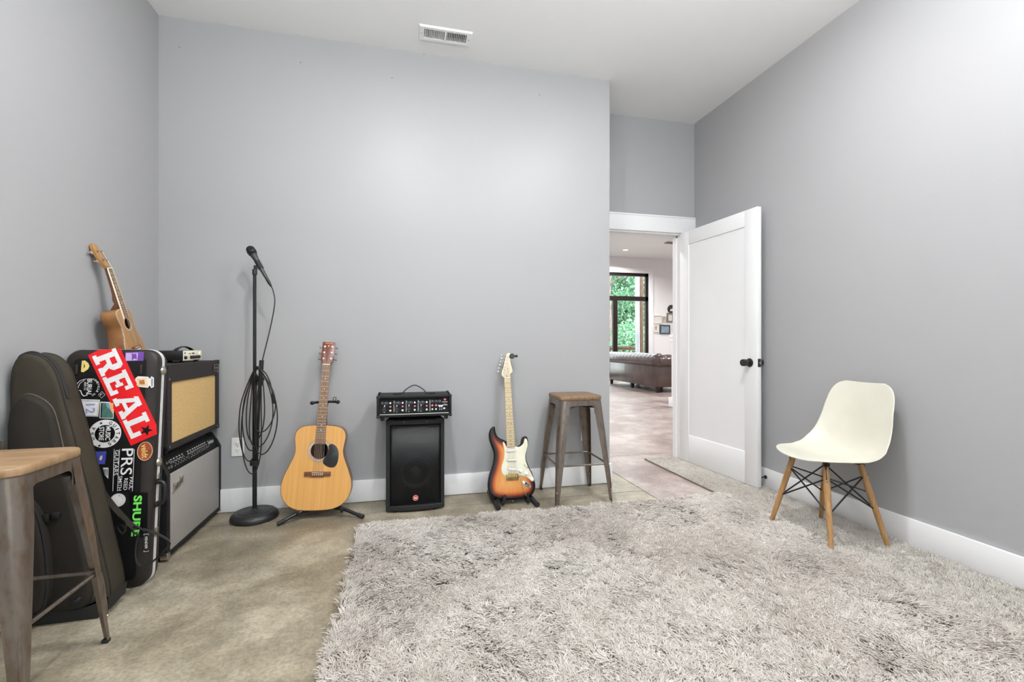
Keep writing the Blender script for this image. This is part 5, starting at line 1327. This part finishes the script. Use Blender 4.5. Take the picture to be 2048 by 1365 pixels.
# gallery of frames on the far wall
m_frw = M('white_picture_frame', rgb(214, 208, 200), .5, scale=20); m_frg = M('weathered_grey_frame', rgb(104, 96, 92), .6, 0, rgb(130, 122, 116), 40); m_frd = M('dark_slate_frame', rgb(62, 62, 68), .5, scale=20); m_frt = M('taupe_frame', rgb(160, 148, 138), .5, scale=20)
m_paper = M('off_white_print', rgb(226, 222, 214), .7, 0, rgb(206, 202, 196), 30); m_sea = M('blue_grey_print', rgb(112, 138, 156), .5, 0, rgb(142, 160, 170), 6, (1, 1, 3)); m_sepia = M('dark_sepia_print', rgb(84, 76, 70), .6, 0, rgb(170, 160, 150), 12); m_pale = M('pale_landscape_print', rgb(190, 178, 166), .6, 0, rgb(150, 146, 140), 8, (1, 1, 4))
def G2(x, y): return (1210+x/5.25, 450+y/5.25)
def picture(x0, y0, x1, y1, fw, fm, im, label, mat_=None):
    a, b_ = atY(*G2(x0, y0), YF-.02), atY(*G2(x1, y1), YF-.02)
    w, h = b_.x-a.x, a.z-b_.z
    t = thing('picture_frame', label, 'picture', ((a.x+b_.x)/2, YF-.003, (a.z+b_.z)/2), (0, 0, 0), 'pictures beside the far window')
    MB().holed([(-w/2, -h/2), (w/2, -h/2), (w/2, h/2), (-w/2, h/2)], [[(-w/2+fw, -h/2+fw), (w/2-fw, -h/2+fw), (w/2-fw, h/2-fw), (-w/2+fw, h/2-fw)]], -.025, 0).build('frame', fm, t)
    MB().box(-w/2+fw*.8, w/2-fw*.8, -.012, -.004, -h/2+fw*.8, h/2-fw*.8).build('mat_board' if mat_ else 'print', m_paper if mat_ else im, t)
    if mat_: MB().box(-w/2+mat_, w/2-mat_, -.0135, -.0118, -h/2+mat_, h/2-mat_).build('print', im, t)
picture(508, 950, 597, 1038, .018, m_frw, m_paper, 'wide white framed print at the left of the wall of pictures')
picture(604, 962, 640, 1020, .006, m_paper, m_pale, 'small pale unframed print between the white frame and the grey frame')
picture(650, 925, 720, 1025, .045, m_frg, m_paper, 'broad weathered grey frame around a white print below the round ornament')
picture(731, 878, 790, 1040, .03, m_frt, m_pale, 'tall taupe frame half hidden by the open door edge')
picture(512, 1048, 562, 1130, .03, m_frw, m_sepia, 'small portrait in a pale frame left of the blue seascape', .06)
picture(577, 1050, 684, 1148, .035, m_frd, m_sea, 'dark slate frame with a blue seascape low on the far wall')
picture(704, 1045, 770, 1115, .03, m_frw, m_pale, 'small pale frame right of the blue seascape beside the door edge', .06)
a = atY(*G2(695, 887), YF); rr_ = .13
t = thing('wall_ornament', 'round dark metal ornament hanging above the picture frames', 'ornament', (a.x, YF-.003, a.z))
m_iron = M('dark_iron', rgb(50, 48, 46), .5, .4, scale=30)
MB().plate(circ(rr_, 32), -.015, 0, .004).build('disc', m_iron, t)
MB().ringplate(circ(rr_*.9, 32), circ(rr_*.72, 32), -.022, -.012).build('rim', m_iron, t)
MB().plate([(-.06, -.06), (-.02, .02), (0, -.01), (.025, .03), (.07, -.06)], -.022, -.012).build('mountain_relief', m_frw, t)

# fan and recessed lamps of the living room
m_lamp = M('recessed_lamp_diffuser', (1, 1, 1, 1), .5, scale=5, emit=((1, .96, .9, 1), 9.))
def can(x, y, z, label, power, r=.062, group=None, col=(.985, .99, 1), rad=.07, spread=150):
    t = thing('recessed_light', label, 'ceiling light', (x, y, z), (0, 0, 0), group)
    MB().lathe([(r, 0), (r+.018, 0), (r+.020, -.004), (r+.006, -.007), (r, -.005)], 32, caps=False).build('trim_ring', m_trim, t)
    MB().cyl((0, 0, 0), (0, 0, -.0035), r, n=32).build('diffuser', m_lamp, t)
    l = bpy.data.lights.new('lamp', 'AREA'); l.shape = 'DISK'; l.size = rad*2; l.energy = power; l.color = col; l.spread = R(spread)
    lo = bpy.data.objects.new('lamp', l); COL.objects.link(lo); lo.parent = t; lo.location = (0, 0, -.012)
    return t
p = ray(1251, 500); k = (CEIL2-CAM_H)/p.z; p = p*k
can(p.x, p.y, CEIL2, 'glowing recessed light in the living room ceiling seen through the doorway', P_LIV, group='living room ceiling lights')
for x, y in ((2.2, 5.2), (2.2, 8.2), (6.8, 6.6), (8.6, 9.4)):  # unseen lights added to brighten the living room
    can(x, y, CEIL2, 'added recessed light in the living room ceiling out of sight of the doorway', P_LIV, group='living room ceiling lights')
fn = thing('ceiling_fan', 'pale ceiling fan with one blade showing above the far room window', 'ceiling fan', (6.75, 9.7, CEIL2))
MB().cyl((0, 0, 0), (0, 0, -.10), .016, n=14).build('down_rod', m_frg, fn); MB().lathe([(0, -.10), (.08, -.105), (.11, -.13), (.11, -.19), (.07, -.22), (0, -.225)], 28).build('motor_housing', m_frg, fn)
for k in range(3):
    a_ = R(188+120*k); mt = Euler((0, 0, a_)).to_matrix().to_4x4() @ Matrix.Translation((0, 0, -.165)) @ Euler((R(6), 0, 0)).to_matrix().to_4x4()
    MB().loft([[Vector((x, s*w, z)) for s, z in ((-1, -.004), (1, -.004), (1, .004), (-1, .004))] for x, w in ((.10, .03), (.2, .06), (.72, .075), (.76, .05))]).xf(mt).build('fan_blade', m_frg, fn)

# ---- outside the far window: porch, rail, post, trees
m_deck = M('grey_brown_deck_board', rgb(120, 104, 92), .7, 0, rgb(146, 130, 116), 6, (1, 8, 1)); m_post = M('brown_cedar_post', rgb(112, 80, 64), .65, 0, rgb(140, 104, 84), 8, (8, 8, .8))
b = MB()
for k in range(16): b.box(3.5, 10.5, YF+.16+k*.145, YF+.16+k*.145+.139, -.06, -.02)
struct('floor_deck', b, m_deck)
struct('ground', MB().box(-10, 30, YF+2.6, 45, -1.5, -1.2), M('forest_floor', rgb(90, 84, 60), .9, 0, rgb(110, 120, 76), 3, world=True))
RY = YF+2.30
pst = atY(1281, 650, RY)
po_ = MB().box(pst.x-.075, pst.x+.075, RY-.075, RY+.075, -1.3, 4.2, .008).build('porch_post', m_post); tag(po_, 'square brown wooden porch post outside the tall window', 'post')
c_ = atY(1275, 650, YF+1.3)
cu = MB(); rings = []
for z in [.05+.3*i for i in range(14)]:
    o = []
    for k in range(13): o.append((-.08+.16*k/12, .014*math.sin(k*1.55+z*.4)))
    o += [(x, y+.004) for x, y in o[::-1]]
    rings.append([Vector((c_.x+x, YF+1.3+y, z)) for x, y in o])
cu.loft(rings); co = cu.build('porch_curtain', M('white_outdoor_fabric', rgb(226, 224, 232), .8, scale=6)); tag(co, 'gathered white curtain panel hanging beside the porch post', 'curtain')
rl_ = thing('deck_railing', 'dark weathered wooden deck railing outside the tall window', 'railing', (0, RY, 0))
MB().box(3.5, pst.x-.08, -.07, .07, .90, .94, .004).build('top_rail', m_post, rl_); MB().box(3.5, pst.x-.08, -.02, .02, .80, .89).build('upper_rail', m_post, rl_); MB().box(3.5, pst.x-.08, -.02, .02, .06, .15).build('lower_rail', m_post, rl_)
for k in range(26):
    x = 4.0+k*.13
    if x > pst.x-.1: break
    MB().box(x-.018, x+.018, -.018, .018, .12, .84).build('baluster', m_post, rl_)
def leafmat(name, c, c2):
    m, nt, b = newmat(name)
    oi = nd(nt, 'ShaderNodeAttribute', attribute_name='tone'); r = ramp(nt, [(0, c), (1, c2)]); nt.links.new(oi.outputs['Fac'], r.inputs[0]); nt.links.new(r.outputs[0], b.inputs['Base Color'])
    tl = nd(nt, 'ShaderNodeBsdfTranslucent'); nt.links.new(r.outputs[0], tl.inputs[0]); mx = nd(nt, 'ShaderNodeMixShader'); mx.inputs[0].default_value = .4
    b.inputs['Roughness'].default_value = .5
    nt.links.new(b.outputs[0], mx.inputs[1]); nt.links.new(tl.outputs[0], mx.inputs[2]); nt.links.new(mx.outputs[0], nt.nodes['Material Output'].inputs[0])
    return m
m_leaf = leafmat('mint_green_leaves', rgb(110, 168, 124), rgb(200, 232, 204)); m_leaf2 = leafmat('deep_green_leaves', rgb(60, 104, 70), rgb(130, 186, 130))
m_bark = M('grey_red_bark', rgb(106, 84, 80), .9, 0, rgb(160, 140, 134), 9, (3, 3, .5), .8, 30)
def tree(name, label, x, y, z0, h, r, n, lm, trunk=.11, ls=.10):
    t = thing(name, label, 'tree', (x, y, z0))
    MB().tube([(0, 0, 0), (.04, 0, h*.4), (-.03, .03, h*.8), (0, 0, h)], [trunk, trunk*.85, trunk*.5, .02], 12).build('trunk', m_bark, t)
    # crown: leaves gathered on a dozen boughs
    cs = rng.normal(size=(26, 3)); cs /= np.linalg.norm(cs, axis=1)[:, None]; cs *= (rng.random((26, 1))**.5)*r*.75; cs[:, 2] = cs[:, 2]*h*.42/r*.9+h*.58
    ci = rng.integers(0, 26, n); p = cs[ci]+rng.normal(size=(n, 3))*r*.22
    p[:, 2] = np.maximum(p[:, 2], .1)
    a = rng.normal(size=(n, 3)); a /= np.linalg.norm(a, axis=1)[:, None]; b_ = np.cross(a, rng.normal(size=(n, 3))); b_ /= np.linalg.norm(b_, axis=1)[:, None]; nn = np.cross(a, b_)
    s = ls*(.6+.8*rng.random((n, 1)))
    V = np.stack([p-a*s, p+b_*s*.42+nn*s*.1, p+a*s, p-b_*s*.42+nn*s*.1], 1).reshape(-1, 3)
    me = bpy.data.meshes.new('foliage'); me.vertices.add(4*n); me.vertices.foreach_set('co', V.astype(np.float32).ravel())
    me.loops.add(4*n); me.loops.foreach_set('vertex_index', np.arange(4*n, dtype=np.int32)); me.polygons.add(n); me.polygons.foreach_set('loop_start', np.arange(0, 4*n, 4, dtype=np.int32))
    me.update(calc_edges=True); me.materials.append(lm)
    at = me.attributes.new('tone', 'FLOAT', 'POINT'); at.data.foreach_set('value', np.repeat(rng.random(n), 4).astype(np.float32))
    o = bpy.data.objects.new('foliage', me); COL.objects.link(o); o.parent = t; o['kind'] = 'stuff'
tree('leafy_tree', 'bright mint green tree filling the middle of the far window', 11.0, 21.2, -1.2, 7.2, 1.5, 14000, m_leaf)
tree('leafy_tree', 'low pale green shrub behind the deck railing', 9.3, 17.0, -1.2, 3.4, 1.0, 9000, m_leaf, .05, .08)
tree('leafy_tree', 'darker green tree at the upper left of the far window', 13.5, 27.0, -1.2, 10.5, 2.2, 12000, m_leaf2, .16, .13)
tree('leafy_tree', 'deep green tree glimpsed right of the porch post', 14.4, 21.6, -1.2, 7.5, 1.5, 9000, m_leaf, .14, .11)
tt = thing('tree_trunk', 'tall reddish grey tree trunk at the left edge of the far window', 'tree', (9.05, 19.4, -1.2))
tk = MB(); rings = []
for i in range(14):
    z = i*.55; rings.append([Vector(((.30-.006*i+.02*math.sin(5*k+i*1.3)+.012*math.sin(11*k))*math.cos(2*PI*k/20), (.30-.006*i)*math.sin(2*PI*k/20), z)) for k in range(20)])
tk.loft(rings); tk.build('bark', m_bark, tt, 60); 
for k in range(4): MB().tube([(.1, 0, 2.6+k*1.1), (.5*(-1)**k, -.25, 3.0+k*1.1), (.95*(-1)**k, -.3, 3.1+k*1.1)], [.05, .035, .012], 8).build('branch', m_bark, tt)

# ================================================================ RUGS
def strands(name, N, x0, x1, y0, y1, length, width, base_z, parent, mat, seg=4, lean=(35, 82), fieldscale=.16, hmax=.036, thin=None, taper=.55, jit=.5, per=14, tuft=.008, tjit=.85):
    # yarn ends come in tufts: every strand belongs to a tuft that gives it its place and its lie
    nt_ = max(1, N//per); tx = x0+(x1-x0)*rng.random(nt_); ty = y0+(y1-y0)*rng.random(nt_); ti = rng.integers(0, nt_, N)
    px = np.clip(tx[ti]+rng.normal(size=N)*tuft, x0, x1); py = np.clip(ty[ti]+rng.normal(size=N)*tuft, y0, y1)
    tdir = rng.normal(size=nt_)*tjit; tlift = rng.normal(size=nt_)*.30; ttone = rng.normal(size=nt_)
    if thin is not None:
        keep = rng.random(N) < thin(px, py); px, py, ti = px[keep], py[keep], ti[keep]
    n = len(px)
    def field(seed, sc, k=10):
        g = np.random.default_rng(seed); f = np.zeros(n)
        for i in range(k):
            w = g.normal(size=2)/sc*2.2; f += np.sin(w[0]*px+w[1]*py+g.random()*6.28)
        return f/math.sqrt(k/2)
    th = field(1, fieldscale)*1.0+field(2, fieldscale*2.6)*1.0+.6
    th += rng.normal(size=n)*jit+tdir[ti]
    cl = field(3, fieldscale*.45)
    lift = np.clip(.45+.12*cl+rng.normal(size=n)*.15+tlift[ti], 0, 1)          # 0 lies flat, 1 stands up
    ang = np.radians(lean[1]+(lean[0]-lean[1])*lift)
    L = length*(.7+.5*rng.random(n))
    W = width*(.75+.5*rng.random(n))
    dirx, diry = np.cos(th), np.sin(th)
    bend = rng.normal(size=n)*.9
    rings = []
    x, y, z = px.copy(), py.copy(), np.full(n, base_z); a = ang*.45; h = th.copy()
    for s in range(seg):
        f = s/(seg-1)
        w = W*(1-(1-taper)*f**2)*.5
        sx, sy = -np.sin(h), np.cos(h)
        rings.append(np.stack([np.stack([x-sx*w, y-sy*w, z], 1), np.stack([x-np.cos(h)*w*.0, y, z+w*.9], 1), np.stack([x+sx*w, y+sy*w, z], 1)], 1))
        st = L/(seg-1)
        x = x+np.cos(h)*np.sin(a)*st; y = y+np.sin(h)*np.sin(a)*st; z = z+np.cos(a)*st
        a = np.minimum(a+(ang-a)*.75+.22*f, 1.75); h = h+bend*.35
        z = np.maximum(z, base_z+.002)
        z = np.where(z > hmax, hmax+(z-hmax)*.4, z)
    V = np.stack(rings, 1).reshape(-1, 3)                            # n, seg, 3 verts
    idx = (np.arange(n)*seg*3)[:, None, None, None]; r = (np.arange(seg-1)*3)[None, :, None, None]; q = np.arange(2)[None, None, :, None]
    F = (idx+r+q+np.array([0, 1, 4, 3])[None, None, None, :]).reshape(-1, 4)
    me = bpy.data.meshes.new(name); nv, nf = len(V), len(F)
    me.vertices.add(nv); me.vertices.foreach_set('co', V.astype(np.float32).ravel())
    me.loops.add(nf*4); me.loops.foreach_set('vertex_index', F.astype(np.int32).ravel())
    me.polygons.add(nf); me.polygons.foreach_set('loop_start', np.arange(0, nf*4, 4, dtype=np.int32))
    me.polygons.foreach_set('use_smooth', np.ones(nf, dtype=bool))
    me.update(calc_edges=True); me.materials.append(mat)
    tone = np.clip(.5+.15*rng.normal(size=n)+.12*field(5, .35)+.15*ttone[ti], 0, 1)
    at = me.attributes.new('tone', 'FLOAT', 'POINT'); at.data.foreach_set('value', np.repeat(tone, seg*3).astype(np.float32))
    o = bpy.data.objects.new(name, me); COL.objects.link(o); o.parent = parent; o['kind'] = 'stuff'
    return o
def yarn(name, a, b_, c):
    m, nt, b = newmat(name)
    at = nd(nt, 'ShaderNodeAttribute', attribute_name='tone'); r = ramp(nt, [(0, a), (.5, b_), (1, c)])
    nt.links.new(at.outputs['Fac'], r.inputs[0]); nt.links.new(r.outputs[0], b.inputs['Base Color'])
    b.inputs['Roughness'].default_value = .75; b.inputs['Specular IOR Level'].default_value = .15; b.inputs['Sheen Weight'].default_value = .2
    tl = nd(nt, 'ShaderNodeBsdfTranslucent'); nt.links.new(r.outputs[0], tl.inputs[0]); mx = nd(nt, 'ShaderNodeMixShader'); mx.inputs[0].default_value = .32
    nt.links.new(b.outputs[0], mx.inputs[1]); nt.links.new(tl.outputs[0], mx.inputs[2]); nt.links.new(mx.outputs[0], nt.nodes['Material Output'].inputs[0])
    return m
m_yarn = yarn('greige_shag_yarn', rgb(170, 160, 150), rgb(205, 198, 190), rgb(232, 228, 222))
m_yarn2 = yarn('pale_beige_pile', rgb(190, 184, 175), rgb(210, 205, 198), rgb(226, 222, 216))
m_backing = M('woven_rug_backing', rgb(196, 188, 178), .9, bump=.4, bscale=400, scale=60)
sr = thing('shag_rug', 'large greige shaggy rug covering the floor in front of the instruments', 'rug', (0, 0, 0))
MB().box(-.235, 2.115, -.35, 2.695, .001, .010, .003).build('backing', m_backing, sr)
strands('pile', int(SHAG_N*3.05*2.37), -.240, 2.125, -.35, 2.70, .050, .0042, .009, sr, m_yarn, thin=lambda x, y: np.where(y > .8, 1., .3))
lr = thing('flat_rug', 'narrow pale beige short-pile rug along the right wall under the white chair', 'rug', (0, 0, 0))
LX = 2.135
MB().box(LX, 2.558, -.35, 3.745, .001, .009, .002).build('backing', m_backing, lr)
MB().box(LX-.004, LX, -.35, 3.745, .001, .011).box(LX-.004, 2.558, 3.745, 3.749, .001, .011).build('edge_binding', M('dark_rug_edge', rgb(120, 110, 98), .9, scale=40), lr)
strands('pile', int(LOW_N*4.1*.42), LX, 2.558, -.35, 3.745, .0125, .0036, .007, lr, m_yarn2, seg=3, lean=(10, 60), fieldscale=.03, hmax=.022, per=1, tuft=0., tjit=0., thin=lambda x, y: np.where(y > .8, 1., .25), jit=1.2)

# ================================================================ LIGHT
def globe(x, y, label, power):  # unseen globe added to lift the upper walls and ceiling
    r = .06; zc = -.185
    t = thing('added_fill_globe', label, 'ceiling light', (x, y, CEIL), (0, 0, 0), 'added fill globes')
    MB().lathe([(0, 0), (.062, 0), (.062, -.012), (.05, -.022), (.012, -.026), (0, -.026)], 28).build('canopy', m_trim, t)
    MB().cyl((0, 0, -.02), (0, 0, zc+r-.004), .008, n=12).build('stem', m_nickel, t)
    m = M('added_globe_glow', (1, 1, 1, 1), .4, scale=5, emit=((.985, .99, 1, 1), power/(PI*4*PI*r*r)))
    MB().ball((0, 0, zc), r, 32).build('glass_globe', m, t, 180)
globe(0.0, 1.28, 'added white fill globe over the middle of the room', P_GLOBE)
globe(1.38, 1.28, 'added white fill globe nearer the right wall', P_GLOBE)
for x, y, s_ in ((0.0, 1.60, 'over the middle of the room'), (1.38, 1.60, 'nearer the right wall')):
    can(x, y, CEIL, 'recessed ceiling light '+s_+' beyond the globe', P_CAN, group='recessed ceiling lights', rad=.04, spread=175)
def added_uplight(x, y, label):  # unseen lamp added to bounce soft light off the ceiling
    t = thing('added_floor_lamp', label, 'floor lamp', (x, y, 0), (0, 0, 0), 'added fill uplights')
    MB().lathe([(0, 0), (.14, 0), (.145, .008), (.13, .018), (.02, .026), (0, .026)], 36).build('base', m_blackmetal, t)
    MB().cyl((0, 0, .02), (0, 0, 1.70), .011, n=16).build('pole', m_blackmetal, t)
    MB().lathe([(.02, 1.69), (.08, 1.71), (.15, 1.78), (.155, 1.785), (.148, 1.785), (.078, 1.718), (0, 1.70)], 36, caps=False).build('bowl_shade', m_blackmetal, t)
    MB().cyl((0, 0, 1.735), (0, 0, 1.745), .06, n=24).build('lamp_disc', m_lamp, t)
    l = bpy.data.lights.new('uplight', 'AREA'); l.shape = 'DISK'; l.size = .26; l.energy = P_UP;  l.color = (.955, .98, 1)
    lo = bpy.data.objects.new('uplight', l); COL.objects.link(lo); lo.parent = t; lo.location = (0, 0, 1.79); lo.rotation_euler = (R(180), 0, 0)
added_uplight(-.75, -.7, 'added black fill uplight behind the camera by the left wall')
added_uplight(1.15, -.8, 'added black fill uplight behind the camera toward the right wall')
l = bpy.data.lights.new('rear_window_fill', 'AREA'); l.shape = 'RECTANGLE'; l.size = WX1-WX0; l.size_y = WZ1-WZ0; l.energy = P_WIN; l.color = (.96, .98, 1)  # area lamp added outside the unseen rear window as fill
lo = bpy.data.objects.new('rear_window_fill', l); COL.objects.link(lo); lo.location = ((WX0+WX1)/2, YR-.16, (WZ0+WZ1)/2); lo.rotation_euler = (R(90), 0, 0)
# area lamp added outside the far window to brighten the living room
l = bpy.data.lights.new('far_window_fill', 'AREA'); l.shape = 'RECTANGLE'; l.size = 3.0; l.size_y = 2.9; l.energy = P_TER; l.color = (.95, .98, 1)
lo = bpy.data.objects.new('far_window_fill', l); COL.objects.link(lo); lo.location = (5.6, YF+.2, 1.6); lo.rotation_euler = (R(-90), 0, 0)
s = bpy.data.lights.new('sun', 'SUN'); s.energy = P_SUN; s.angle = R(2); so_ = bpy.data.objects.new('sun', s); COL.objects.link(so_); so_.rotation_euler = (0, R(48), 0)
W_ = bpy.data.worlds.new('sky'); SC.world = W_; W_.use_nodes = True
bgn = W_.node_tree.nodes['Background']; bgn.inputs[0].default_value = (.86, .94, 1, 1); bgn.inputs[1].default_value = P_SKY

# ================================================================ CAMERA
cam = bpy.data.cameras.new('camera'); co_ = bpy.data.objects.new('camera', cam); COL.objects.link(co_)
co_.location = (0, 0, CAM_H); co_.rotation_euler = (R(90), 0, -YAW)
cam.sensor_fit = 'HORIZONTAL'; cam.sensor_width = 36; cam.lens = 36*FPX/2048; cam.shift_y = 3.5/2048; cam.clip_start = .02
SC.camera = co_
vs_ = SC.view_settings; vs_.view_transform = 'Standard'; vs_.look = 'None'; vs_.exposure = 0; vs_.gamma = 1
